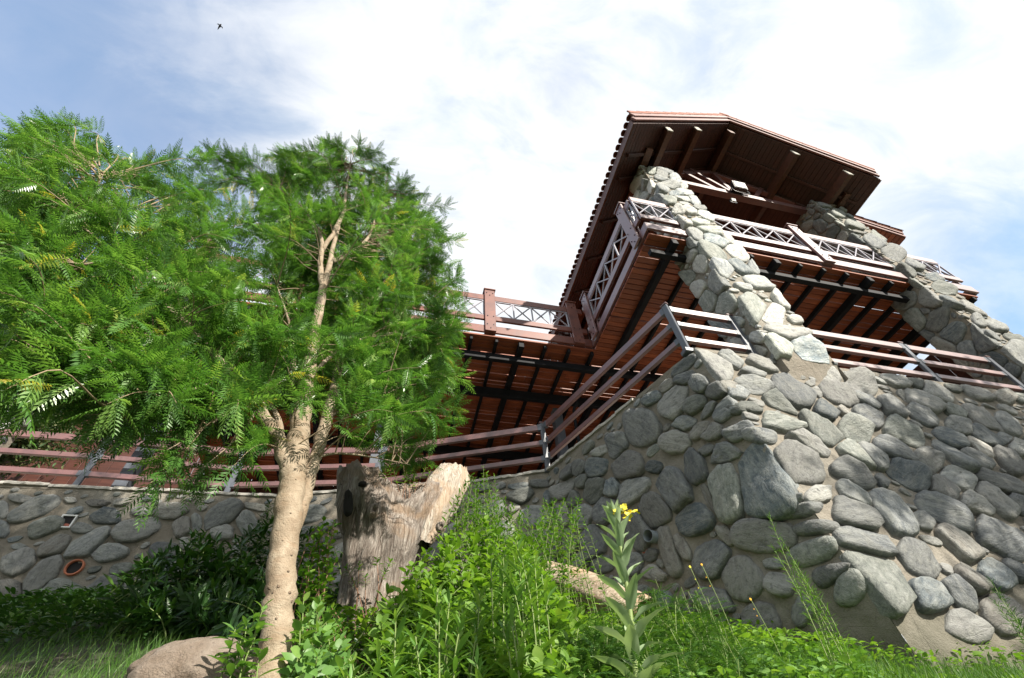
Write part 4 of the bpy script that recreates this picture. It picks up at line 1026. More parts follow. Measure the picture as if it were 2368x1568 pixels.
# truss between the pillars
truss = empty('roof_truss', (XM, 3.3, 10.7), 'reddish timber truss with diagonal struts between the two stone pillars', 'truss')
ZB = 10.76
bar('tie_beam', (4.4, 3.30, ZB), (10.1, 3.30, ZB), .16, .20, 'rail_wood', truss)
for a, b in (((4.7, ZB + .08), (XM, zr(XM) - .40)), ((10.0, ZB + .08), (XM, zr(XM) - .40))):
    bar('top_chord', (a[0], 3.32, a[1] + .05), (b[0], 3.32, b[1]), .12, .17, 'rail_wood', truss)
for xa, za, xb, zb in ((6.0, 11.85, 6.75, ZB + .1), (XM - .05, zr(XM) - .5, XM - .05, ZB + .1), (8.6, 11.85, 7.85, ZB + .1)):
    bar('strut', (xa, 3.30, za), (xb, 3.30, zb), .11, .12, 'rail_wood', truss, up=(1, 0, 0))
bar('strut', (6.45, 3.30, 12.1), (7.2, 3.30, ZB + .1), .11, .12, 'rail_wood', truss, up=(0, 1, 0))
block('gusset', (7.05, 3.20, ZB - .06), (7.55, 3.215, ZB + .08), 'bolt_metal', truss)
# back gable wall of the pavilion in dark boards
bw = empty('gable_wall', (XM, 8.2, 7.1), 'dark boarded wall closing the back of the open balcony room', 'wall')
for i, x in enumerate(np.arange(XL + .1, XR - .05, .22)):
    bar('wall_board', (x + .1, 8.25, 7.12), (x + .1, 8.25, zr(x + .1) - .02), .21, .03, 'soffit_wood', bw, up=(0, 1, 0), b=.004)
# --- floodlights on the truss
def floodlight(c, s, label, tilt):
    o = empty('floodlight', c, label, 'lamp', 'floodlights on the truss'); c = np.array(c, float)
    th = R(tilt); X = np.array([1, 0, 0.]); Yv = np.array([0, -math.cos(th), math.sin(th)]); Z = np.cross(X, Yv)
    # housing: tapered box, back fins, glass, frame and U bracket
    fr, bk = s, s * .62; V = []
    for d, w_ in ((0, fr), (.07 * s / .2, fr * .98), (.6 * s, bk)):
        for a, b in ((-1, -1), (1, -1), (1, 1), (-1, 1)): V.append(c - Yv * d + X * a * w_ * .62 + Z * b * w_ * .45)
    Fc = [(0, 1, 2, 3), (11, 10, 9, 8)] + [(r * 4 + k, (r + 1) * 4 + k, (r + 1) * 4 + (k + 1) % 4, r * 4 + (k + 1) % 4) for r in range(2) for k in range(4)]
    h_ = link('housing', mesh('housing', V, Fc), 'lamp_body', o)
    import bmesh
    g = chamfer_box(fr * 1.12, .012, fr * .80, .02); me = bpy.data.meshes.new('glass'); g.to_mesh(me); g.free()
    link('lamp_glass', me, 'lamp_glass', o, c + Yv * .008, np.array([X, -Yv, np.cross(X, -Yv)]).T)
    for k in range(5): bar('fin', c - Yv * s * .62 + X * (k - 2) * s * .22 - Z * s * .22, c - Yv * s * .62 + X * (k - 2) * s * .22 + Z * s * .22, .008, .03, 'lamp_body', h_)
    V, Fc = tube(smooth_path([c + X * s * .68 - Yv * .3 * s, c + X * s * .68 - Yv * .3 * s - np.array([0, 0, s * .9]), c - X * s * .68 - Yv * .3 * s - np.array([0, 0, s * .9]), c - X * s * .68 - Yv * .3 * s], 5), .010, 6)
    link('bracket', mesh('bracket', V, Fc, True), 'lamp_body', o)
floodlight(at(740, 185, 3.02), .30, 'large square floodlight standing on the roof truss, glass shining white', -12)
floodlight(at(733.5, 200, 3.05), .10, 'small spotlight hanging just below the large floodlight', -25)

# --- second, lower roof end seen right of the far pillar
r2o = empty('rear_roof', (12.0, 5, 10.8), 'tiled roof corner of the rear wing showing right of the far pillar', 'roof')
xa, xb, ya, yb, zb_, sl2 = 10.95, 12.72, 3.42, 8.4, 10.72, 0.34
def z2(x): return zb_ + (xb - x) * sl2
for k in range(14):
    x = xa + (k + .5) * (xb - xa) / 14; bar('soffit_board', (x, ya, z2(x) + .01), (x, yb, z2(x) + .01), (xb - xa) / 14 - .006, .018, 'deck_wood', r2o, up=(sl2, 0, 1), b=.003)
for off, prj in ((.04, .0), (.16, .03)): bar('barge_board', (xa, ya - .02 - prj, z2(xa) + off + .04), (xb + .02, ya - .02 - prj, zb_ + off + .04), .04, .12, 'trim_wood', r2o, up=(sl2, 0, 1))
V = [(x, y, z2(x) + h) for y in (ya, yb) for x, h in ((xa, .025), (xb, .025), (xb, .26), (xa, .26))]
link('roof_decking', mesh('roof_decking', V, [(0, 1, 2, 3), (7, 6, 5, 4), (0, 4, 5, 1), (3, 2, 6, 7), (0, 3, 7, 4), (1, 5, 6, 2)]), 'soffit_wood', r2o)
dn = np.array([1, 0, -sl2]) / math.hypot(1, sl2); nv = np.array([sl2, 0, 1]) / math.hypot(1, sl2); Rm = np.array([dn, np.cross(nv, dn), nv]).T
for r_ in range(5):
    for c_ in range(24 if r_ < 2 else 3): link('roof_tile', tm, 'roof_tile', r2o, np.array([xb + .06, ya - .05 + .2 * c_, zb_ + .27]) - dn * .38 * r_, Rm)
    a = np.array([xb + .05, ya - .07, zb_ + .27]) - dn * .38 * r_; bar('verge_tile', a + nv * .028, a - dn * .40, .03, .10, 'roof_tile', r2o, up=nv)

# ------------------------------------------------------------------ balcony railings
def bolts(parent, P, nrm):
    nrm = np.array(nrm, float)
    for p in P:
        V, Fc = tube([np.array(p) - nrm * .002, np.array(p) + nrm * .010], .013, 8); c = np.array(p, float)
        link('bolt', mesh('bolt', np.array(V) - c, Fc, False), 'bolt_metal', parent, c)
def lattice_rail(label, p0, p1, posts, nrm, mat='rail_wood', cell=.48, pw=.235, phase=0.0, pstub=None):
    """top rail, bottom rail, crossed thin bars and flat bolted posts; posts given as distances from p0"""
    p0 = np.array([*p0, 0.]); p1 = np.array([*p1, 0.]); L = np.linalg.norm(p1 - p0); d = (p1 - p0) / L; nrm = np.array([*nrm, 0.])
    o = empty('balcony_railing', p0 + [0, 0, 7.1], label, 'railing', 'lattice railings round the deck')
    def P(s, z, n_=0.0): return p0 + d * s + nrm * n_ + np.array([0, 0, z])
    bar('top_rail', P(0, 8.345), P(L, 8.345), .05, .185, mat, o)
    bar('bottom_rail', P(0, 7.62), P(L, 7.62), .05, .15, mat, o)
    edges = [0] + sorted(posts) + [L]
    z0, z1 = 7.695, 8.252
    for a, b in zip(edges[:-1], edges[1:]):
        a2 = a + (pw / 2 if a in posts else 0); b2 = b - (pw / 2 if b in posts else 0)
        if b2 - a2 < .15: continue
        m_ = max(1, round((b2 - a2) / cell)); w_ = (b2 - a2) / m_
        for s0, z_, s1, z_1 in ((a2, z0 + .012, b2, z0 + .012), (a2, z1 - .012, b2, z1 - .012)): bar('frame_bar', P(s0, z_), P(s1, z_1), .030, .030, 'bar_metal', o, b=.003)
        for k in range(m_ + 1): 
            s_ = a2 + w_ * k + (.014 if k == 0 else -.014 if k == m_ else 0)
            bar('upright_bar', P(s_, z0 + .024), P(s_, z1 - .024), .030, .032, 'bar_metal', o, up=d, b=.003)
        for k in range(m_):
            s_ = a2 + w_ * k + .02; e_ = a2 + w_ * (k + 1) - .02
            bar('cross_bar', P(s_, z0 + .03, .011), P(e_, z1 - .03, .011), .022, .028, 'bar_metal', o, b=.003)
            bar('cross_bar', P(s_, z1 - .03, -.011), P(e_, z0 + .03, -.011), .022, .028, 'bar_metal', o, b=.003)
    for s_ in posts:
        # a pair of flat boards clasping the rails, with a small cap
        for sd in (1, -1):
            pb = bar('post_board', P(s_, 7.14, sd * .048), P(s_, 8.58, sd * .048), .045, pw, mat, o, up=d)
            if sd > 0: bolts(pb, [P(s_ + q, z, .072) for q, z in ((-.07, 8.46), (.07, 8.46), (0, 8.38), (-.06, 7.62), (.07, 7.62), (-.07, 7.34), (.07, 7.34), (0, 7.22))], nrm)
        cp = bar('post_cap', P(s_, 8.60) - d * (pw / 2 + .02), P(s_, 8.60) + d * (pw / 2 + .02), .19, .035, mat, o)
    return o
fy = YF
lattice_rail('short lattice railing turning the balcony corner, left of the sunlit pillar', (XC, fy), (4.375, fy), [], (0, -1))
lattice_rail('long lattice railing with one bolted post between the two stone pillars', (5.245, fy), (9.295, fy), [7.38 - 5.245], (0, -1))
lattice_rail('short lattice railing end right of the far pillar, against the sky', (10.155, fy), (XE, fy), [], (0, -1))
lattice_rail('lattice railing running back along the left side of the balcony, posts at both ends', (XC, fy + .05), (XC, YL - .05), [.27, 2.50], (-1, 0))
lattice_rail('lattice railing on the lower left deck edge, running behind the tree crown', (XW, YL), (XC - .04, YL), [1.31 - XW - 1.95 * k for k in range(-1, 4) if 1.31 - XW - 1.95 * k > .1], (0, -1), 'trim_wood')
lattice_rail('lattice railing on the right end of the balcony, running back', (XE, fy + .05), (XE, 7.6), [2.2], (1, 0))

# ------------------------------------------------------------------ terrace railings: three timber rails on steel posts
def rail3(label, pts, posts, left_open=False):
    o = empty('terrace_railing', np.array([*pts[0], ZT]), label, 'railing', 'three-rail fences on the terrace walls')
    for a, b in zip(pts[:-1], pts[1:]):
        a = np.array([*a, 0.]); b = np.array([*b, 0.]); d = (b - a) / np.linalg.norm(b - a)
        for z, h_ in ((4.27, .085), (4.58, .085), (4.90, .115)):
            bar('rail', a + d * .035 + [0, 0, z], b - d * .035 + [0, 0, z], .055, h_, 'rail_wood', o)
            for q, s in ((a, 1), (b, -1)):
                bar('rail_shoe', q + d * s * .03 + [0, 0, z], q + d * s * .085 + [0, 0, z], .062, h_ + .008, 'grey_steel', o, b=.003)
    for k, (x, y) in enumerate(posts):
        d = np.array(pts[1]) - np.array(pts[0]); d = np.array([*d, 0.]) / np.linalg.norm(d)
        p = bar('post', (x, y, 4.0), (x, y, 4.985), .045, .085, 'grey_steel', o, up=d)
        bar('post_cap', np.array([x, y, 5.0]) - d * .055, np.array([x, y, 5.0]) + d * .055, .062, .025, 'rail_wood', p)
        block('base_plate', (x - .07, y - .06, 3.99), (x + .07, y + .06, 4.055), 'grey_steel', p)
A_ = [(-8.8, 7.50), (-4.85, 7.45), (-2.79, 7.50), (-.45, 7.08), (2.215, 6.02)]
rail3('three-rail railing along the lower left wall, ending at the inner corner', A_, A_)
B_ = [(2.235, 5.98), (3.235, 3.21)]
rail3('three-rail railing descending in view along the shaded side of the tall wall', B_, [(3.235, 3.20)])
C_ = [(3.25, 3.20), (4.26, 3.20)]
rail3('short three-rail railing between the wall corner and the sunlit pillar', C_, [(4.27, 3.20)])
Dd = [(5.25, 3.20), (7.33, 3.20), (9.05, 3.20)]
rail3('three-rail railing between the two stone pillars on the front wall', Dd, [(7.33, 3.20), (9.12, 3.20)])
rail3('three-rail railing right of the far pillar, at the edge of the picture', [(10.16, 3.20), (12.4, 3.20), (14.6, 3.20)], [(12.4, 3.2), (14.6, 3.2)])
# white pole on the terrace
pa = at(134, 295, 7.7); wp = empty('white_pole', (pa[0], 7.7, ZT), 'thin white pole standing upright behind the leaves at the far left', 'pole')
V, Fc = tube([(pa[0], 7.7, ZT - .02), (pa[0], 7.7, pa[2])], .04, 12); link('shaft', mesh('shaft', V, Fc, True), 'white_paint', wp)
V, Fc = tube([(pa[0], 7.7, ZT - .03), (pa[0], 7.7, ZT + .06)], .09, 12); link('base_collar', mesh('base_collar', V, Fc, True), 'grey_steel', wp)
V, Fc = tube([(pa[0], 7.7, pa[2]), (pa[0], 7.7, pa[2] + .05)], .055, 12); link('top_cap', mesh('top_cap', V, Fc, True), 'grey_steel', wp)
# tiled roof corner far left
tr_ = empty('small_roof', (-9.9, 11, 9), 'bit of orange tiled roof glimpsed through the leaves on the far left', 'roof')
c0 = at(112, 308, 11.0)
for r_ in range(3):
    for c_ in range(6):
        link('roof_tile', tm, 'roof_tile', tr_, c0 + [-.19 * c_ + .3, .36 * r_, .2 * r_ - .1], np.array([[0, -1, 0], [-.87, 0, .5 * .0], [-.48, 0, 1]]).T if False else np.array([[0, 1, 0], [-.88, 0, .47], [-.47, 0, .88]]))
block('fascia_board', c0 + [-.9, .03, -.25], c0 + [.4, .08, -.09], 'beam_wood', tr_)
for k in range(16): bar('wall_board', c0 + [-.75 + .3 * k, .3, -7.5], c0 + [-.75 + .3 * k, .3, -.12 if k < 4 else -2.2], .29, .04, 'soffit_wood', tr_, up=(0, 1, 0), b=.004)

# ------------------------------------------------------------------ vegetation
def poly_sample(poly, n_, wgt=None):
    P = np.array(poly, float); lo, hi = P.min(0), P.max(0); out_ = []
    while len(out_) < n_:
        q = rng.uniform(lo, hi)
        if inside(P, q): out_.append(q)
    return np.array(out_)
def joined_tubes(name, paths, mat, parent, seg=5):
    s = Soup()
    for pts, rad in paths: s.add(*tube(pts, rad, seg, False))
    o_ = s.make(name, mat, parent, True)
    if len(paths) > 1: o_['kind'] = 'stuff'
    return o_

# --- the young tree with feathery leaves
tree = empty('feathery_tree', at(262, 690, 2.35), 'young pale-barked tree with a wide crown of feathery pinnate leaves, its trunk in the foreground', 'tree')
def limb(pts):         # (x, y of the full view, depth, diameter in those pixels)
    out_, rad = [], []
    for x, y, Y, dpx in pts:
        p = at(*D(x, y), Y); out_.append(p); dep = float(p @ CAM[:, 2]); rad.append(dpx * 1024 / 2367. / F_PX * dep / 2)
    return np.array(out_), np.array(rad)
LIMBS = [
 [(598,1700,2.36,110),(622,1560,2.36,92),(640,1440,2.36,80),(652,1320,2.36,76),(660,1220,2.37,72),(672,1130,2.38,70),(680,1060,2.40,66),(692,990,2.42,52),(705,900,2.44,44),(720,820,2.48,38),(742,690,2.52,30),(762,610,2.56,26),(778,540,2.60,20),(800,460,2.66,12)],
 [(668,1090,2.38,50),(640,1010,2.34,42),(592,930,2.30,38),(540,870,2.27,32),(490,820,2.24,29),(430,750,2.2,25),(350,690,2.16,20),(300,640,2.12,18),(250,580,2.08,15),(190,520,2.04,12),(150,460,2.0,8)],
 [(676,1240,2.40,40),(700,1160,2.42,44),(722,1080,2.44,40),(745,1000,2.48,38),(768,920,2.52,34),(788,830,2.58,26),(830,740,2.66,18),(880,660,2.75,10)],
 [(678,1060,2.42,30),(682,990,2.46,28),(680,920,2.52,24),(678,840,2.56,20),(672,760,2.60,14),(640,660,2.66,8)],
 [(655,1050,2.36,26),(640,960,2.42,18),(600,910,2.46,14),(560,870,2.5,12),(500,790,2.55,9),(450,700,2.6,6)],
 [(745,680,2.52,20),(740,610,2.54,17),(742,550,2.56,14),(700,480,2.6,8),(640,430,2.62,5)],
 [(745,580,2.55,14),(790,500,2.58,13),(800,440,2.6,8),(810,380,2.62,4)],
 [(766,606,2.57,17),(810,585,2.6,14),(850,550,2.64,10),(870,500,2.68,7),(900,440,2.72,4)],
 [(752,970,2.50,14),(800,945,2.56,10),(850,935,2.62,8),(910,945,2.68,5)],
 [(720,870,2.5,16),(770,820,2.56,12),(850,780,2.64,10),(940,770,2.74,7),(1010,800,2.84,4)],
 [(680,1090,2.40,10),(760,1050,2.46,8),(850,1055,2.5,6),(950,1075,2.54,4)],
 [(350,690,2.16,11),(410,720,2.3,12),(480,830,2.34,9),(520,900,2.38,6)],
 [(420,755,2.2,14),(340,770,2.1,9),(250,800,2.02,6),(100,830,1.95,4)],
 [(540,865,2.27,12),(450,900,2.2,10),(370,910,2.14,8),(290,950,2.08,5),(180,960,2.02,3)],
 [(350,690,2.16,9),(380,640,2.2,10),(430,600,2.26,7),(480,560,2.3,4)],
 [(345,685,2.16,10),(340,620,2.18,8),(330,560,2.2,6),(310,480,2.22,4)],
 [(255,590,2.09,10),(200,610,2.04,7),(120,600,1.98,4)],
 [(596,930,2.30,10),(520,960,2.24,8),(440,1010,2.18,6),(350,1060,2.12,4)],
 [(180,510,2.04,6),(210,460,2.06,5),(240,400,2.1,3)],
 [(600,930,2.3,10),(560,1000,2.26,6),(470,1080,2.2,3)],
]
L3 = [limb(l) for l in LIMBS]; nodes = []; s = Soup()
for k, (p, r_) in enumerate(L3):
    pp = smooth_path(p, 6); rr = np.interp(np.linspace(0, 1, len(pp)), np.linspace(0, 1, len(r_)), r_)
    rr = rr * (.84 if k == 0 else .72) * np.interp(np.linspace(0, 1, len(pp)), [0, .6, 1], [1, 1, .35])
    pp = pp + (rng.normal(0, .0035, pp.shape) * (rr[:, None] / .03)).clip(-.008, .008)
    vv, ff = tube(pp, rr * (1 + .025 * np.sin(np.arange(len(pp)) * .55 + k)), 20 if k < 4 else 10, True, 0.008)
    if k == 0: link('trunk', mesh('trunk', vv, ff, True), 'bark', tree)
    elif k < 8: link('branch', mesh('branch', vv, ff, True), 'bark', tree)
    else: s.add(vv, ff)
    nodes += [(q, t) for q, t in zip(pp, rr) if t < 0.045 and q[2] > 1.5]
s.make('thin_branches', 'bark', tree, True)
NP = np.array([q for q, _ in nodes])
crown = [(10,300),(60,290),(130,300),(230,350),(320,390),(390,370),(450,355),(530,355),(600,385),(670,385),(740,340),(830,345),(885,375),(925,440),(1010,500),(1035,570),(1055,650),
         (1040,720),(1035,800),(1055,880),(1055,960),(1000,985),(930,975),(860,960),(800,930),(770,900),(730,960),(640,940),(560,960),(470,980),(330,960),(200,940),(60,930),(-40,900),(-60,500)]
crown = [D(*q) for q in crown]
tip = []
for (x, y) in poly_sample(crown, 600):
    u = x / 470.0; mid_ = 2.08 + 0.62 * min(1, max(0, u)); Yt = mid_ + rng.normal(0, 0.26)
    if 268 < x < 350 and 225 < y < 470 and Yt < 2.7 and rng.random() < .5: Yt = rng.uniform(2.7, 3.0)
    tip.append(at(x, y, Yt))
for (x, y) in poly_sample([D(*q) for q in [(600,370),(740,330),(860,350),(1020,510),(1060,700),(1055,950),(850,900),(700,700),(600,640)]], 330): tip.append(at(x, y, rng.uniform(2.75, 3.5)))
for (x, y) in poly_sample([D(*q) for q in [(-40,600),(120,640),(230,780),(500,800),(620,880),(560,950),(300,960),(0,960)]], 45): tip.append(at(x, y, rng.uniform(1.9, 2.5)))
low_tips = poly_sample([D(*q) for q in [(0,950),(560,960),(640,1010),(600,1060),(520,1130),(380,1120),(330,1160),(300,1060),(0,1030)]], 17)
for (x, y) in low_tips: tip.append(at(x, y, rng.uniform(2.0, 2.6)))
for (x, y) in [(960,1010),(900,1000),(880,1040),(830,1010),(960,1060),(940,1070),(1010,1010)]: tip.append(at(*D(x, y), rng.uniform(2.5, 2.8)))
for (x, y) in [(900,380),(940,420),(980,450),(960,480),(1000,520),(870,350),(830,335),(760,330),(700,350),(660,365),(1050,560),(1070,700),(60,320),(140,330),(90,290),(200,350),(20,330),(490,350),(780,335),(850,350),(1030,480),(1060,640),(1060,880),(180,300)]: tip.append(at(*D(x, y), 2.15 + .5 * x / 1000))
tip = np.array(tip)
twigs = []; LP, LD, LU, LS = [], [], [], []
for t in tip:
    w_ = NP - t; dd = np.linalg.norm(w_, axis=1) + 0.5 * np.maximum(0, NP[:, 2] - t[2] + .1); k = int(np.argmin(dd + rng.normal(0, .16, len(dd)))); a = NP[k]
    L = np.linalg.norm(t - a)
    if L > 1.15: a = t + (a - t) * 1.15 / L; L = 1.15
    L = max(L, .15)
    m1 = a * .6 + t * .4 + np.array([0, 0, .12 * L]) + rng.normal(0, .04, 3) * L; m2 = a * .25 + t * .75 + np.array([0, 0, .14 * L]) + rng.normal(0, .03, 3) * L
    path = smooth_path([a, m1, m2, t], 4); twigs.append((path, np.linspace(.0028 + .0038 * L, .0012, len(path))))
    n_ = int(rng.integers(17, 25)); start = max(0.30, 1 - .50 / L)
    for j in range(n_):
        q = start + (1 - start) * (j + rng.random() * .8) / n_; i0 = min(len(path) - 2, int(q * (len(path) - 1))); fr = q * (len(path) - 1) - i0
        p = path[i0] * (1 - fr) + path[i0 + 1] * fr; tg = path[i0 + 1] - path[i0]; tg /= np.linalg.norm(tg)
        side = np.cross(tg, rng.normal(0, 1, 3)); side /= np.linalg.norm(side)
        d = tg * rng.uniform(.25, 1.0) + side * rng.uniform(.5, 1.0) + np.array([0, 0, rng.uniform(-.25, .55)])
        LP.append(p); LD.append(d); LU.append(np.array([0, 0, 1]) + rng.normal(0, .32, 3)); LS.append(rng.uniform(.75, 1.2))
joined_tubes('twigs', twigs, 'brown_twig', tree, 5)
random.seed(3)
PIN = [pinnate(.175, 10, .041, .0098, c) for c in (.05, .35, .7, .2)] + [pinnate(.13, 7, .040, .0105, .4)]
LP = np.array(LP); LD = np.array(LD)
oc = scatter('crown', PIN, frames(LD, np.array(LU), LS), LP, 'tree_leaf', tree, False, rnd=np.clip(rng.beta(2.2, 2.6, len(LP)) + (rng.random(len(LP)) < .02) * .5, 0, 1))

# --- dead stump: hollow weathered trunk with two broken tops
def stump():
    o = empty('tree_stump', at(360, 690, 3.75), 'big weathered grey hollow tree stump with a broken knotted top in the middle', 'stump')
    from mathutils import noise as mn
    def body(name, prof, mat, ell=1.0, seg=44, rings=60, seed=0, amp=1.0):
        P, r_ = limb(prof); pp = smooth_path(P, 10); rr = np.interp(np.linspace(0, 1, len(pp)), np.linspace(0, 1, len(r_)), r_)
        V = []
        fwd = np.array([0, 1., 0]); rt = np.array([1., 0, 0])
        for k, (c, q) in enumerate(zip(pp, rr)):
            for j in range(seg):
                t = 2 * math.pi * j / seg; d = rt * math.cos(t) + fwd * math.sin(t) * ell
                n1 = mn.noise(Vector((math.cos(t) * 1.7 + seed, math.sin(t) * 1.7, c[2] * 1.1))); n2 = mn.noise(Vector((math.cos(t) * 4.5, math.sin(t) * 4.5 + seed, c[2] * 2.2))); n3 = mn.noise(Vector((math.cos(t) * 12, math.sin(t) * 12, c[2] * 3.5)))
                e = q * (1 + amp * (.36 * n1 + .30 * n2 + .16 * n3)); p = c + d * e
                V.append(p)
        n_ = len(pp)
        Fc = [(k * seg + j, k * seg + (j + 1) % seg, (k + 1) * seg + (j + 1) % seg, (k + 1) * seg + j) for k in range(n_ - 1) for j in range(seg)]
        # broken hollow top
        c = pp[-1]; base = (n_ - 1) * seg
        for lvl, (sc, dz) in enumerate(((.74, -.01), (.6, -.16), (.3, -.3))):
            for j in range(seg):
                v = V[base + j]; V.append(c + (v - c) * sc + np.array([0, 0, dz + .03 * mn.noise(Vector((j * .6, lvl, seed)))]))
            a0 = base if lvl == 0 else len(V) - 2 * seg; b0 = len(V) - seg
            Fc += [(a0 + j, a0 + (j + 1) % seg, b0 + (j + 1) % seg, b0 + j) for j in range(seg)]
        Fc.append(tuple(len(V) - seg + j for j in range(seg)))
        for j in range(seg): V[base + j] = V[base + j] + np.array([0, 0, .06 * mn.noise(Vector((j * .45, 3, seed)))])
        return link(name, mesh(name, V, Fc, True), mat, o)
    body('stump_trunk', [(850,1680,3.75,200),(850,1560,3.75,165),(858,1450,3.75,150),(862,1330,3.75,150),(872,1240,3.75,172),(868,1170,3.75,150),(845,1120,3.75,105),(832,1088,3.75,72)], 'dead_wood', .8, seed=1)
    body('stump_fork', [(880,1330,3.78,110),(905,1250,3.8,150),(940,1190,3.82,150),(975,1150,3.85,110),(1000,1125,3.88,70)], 'dead_wood', .7, seed=5)
    body('stump_fork', [(950,1260,3.85,90),(985,1200,3.88,110),(1015,1150,3.9,105),(1035,1110,3.92,92),(1045,1082,3.94,60)], 'pale_dead_wood', .7, seed=9, amp=.7)
    body('stump_fork', [(885,1200,3.76,100),(900,1160,3.78,95),(925,1130,3.8,60)], 'dead_wood', .7, seed=14)
    # knots
    for (x, y, r0) in ((865,1176,.034),(1020,1215,.028)):
        c = at(*D(x, y), 3.46 if x < 900 else 3.60); V = []; Fc = []
        prof = [(1.6, .03), (1.15, .008), (.85, -.004), (.5, .012), (.2, .026)]
        for rr, dy in prof:
            for j in range(14): t = 2 * math.pi * j / 14; V.append((math.cos(t) * r0 * rr, dy, math.sin(t) * r0 * rr * 1.2))
        for a in range(4):
            for j in range(14): Fc.append((a * 14 + j, (a + 1) * 14 + j, (a + 1) * 14 + (j + 1) % 14, a * 14 + (j + 1) % 14))
        link('knot', mesh('knot', V, Fc, True), 'dead_wood', o, c)
    for (x, y, rx, rz) in ((805,1160,.036,.10),(838,1117,.035,.014)):
        c = at(*D(x, y), 3.50); V, Fc = stone_mesh(superell((0, 0), rx, rz, 0.15, n=14), .012)
        link('dark_hollow', mesh('dark_hollow', [(a, -c_, b) for a, b, c_ in V], Fc, True), 'dark_hole', o, c)
    return o
stump()
# --- fallen log against the wall
def log():
    a = at(*D(1262, 1350), 4.45); b = at(*D(1500, 1450), 3.7); o = empty('fallen_log', (a + b) / 2, 'pale split log lying among the weeds at the foot of the tall wall', 'log')
    from mathutils import noise as mn
    pp = smooth_path([a, (a + b) / 2 + [0, 0, .03], b], 14); seg = 26; V = []
    ax = (b - a) / np.linalg.norm(b - a); u = np.cross(ax, [0, 0, 1]); u /= np.linalg.norm(u); v = np.cross(u, ax)
    for k, c in enumerate(pp):
        for j in range(seg):
            t = 2 * math.pi * j / seg; q = .235 * (1 + .22 * mn.noise(Vector((math.cos(t) * 2, math.sin(t) * 2, k * .08))) + .05 * mn.noise(Vector((math.cos(t) * 7, math.sin(t) * 7, k * .2))))
            if math.sin(t) < -.2: q *= .8
            V.append(c - (ax * .0) + u * q * math.cos(t) + v * q * math.sin(t) * .9 + ax * (.05 * mn.noise(Vector((j * .5, 0, 0))) if k in (0, len(pp) - 1) else 0))
    Fc = [(k * seg + j, k * seg + (j + 1) % seg, (k + 1) * seg + (j + 1) % seg, (k + 1) * seg + j) for k in range(len(pp) - 1) for j in range(seg)]
    link('log_wood', mesh('log_wood', V, Fc, True), 'sawn_wood', o)
    V2 = [np.array(V[j]) * .985 + pp[0] * .015 for j in range(seg)]; link('log_end', mesh('log_end', V2, [tuple(range(seg))]), 'dead_wood', o)
log()

# --- rocks
def rock(px, py, Y, sx, sy, sz, label, seed, mat='granite'):
    from mathutils import noise as mn
    import bmesh
    c = at(px, py, Y); bm = bmesh.new(); bmesh.ops.create_icosphere(bm, subdivisions=5, radius=1)
    for v in bm.verts:
        p = v.co.copy(); q = 1 + .22 * mn.noise(p * 1.3 + Vector((seed, 0, 0))) + .10 * mn.noise(p * 3.1 + Vector((seed, 0, 0))) + .03 * mn.noise(p * 9)
        v.co = Vector((p.x * sx * q, p.y * sy * q, p.z * sz * q))
    me = bpy.data.meshes.new('boulder'); bm.to_mesh(me); bm.free(); me.polygons.foreach_set('use_smooth', [True] * len(me.polygons))
    tag(link('boulder', me, mat, None, c), label, 'boulder')
rock(205, 694, 2.55, .34, .28, .18, 'large sunlit tan boulder at the foot of the tree trunk', 3)
rock(55, 652, 4.2, .20, .17, .13, 'small grey stone lying in the grass on the left', 8)

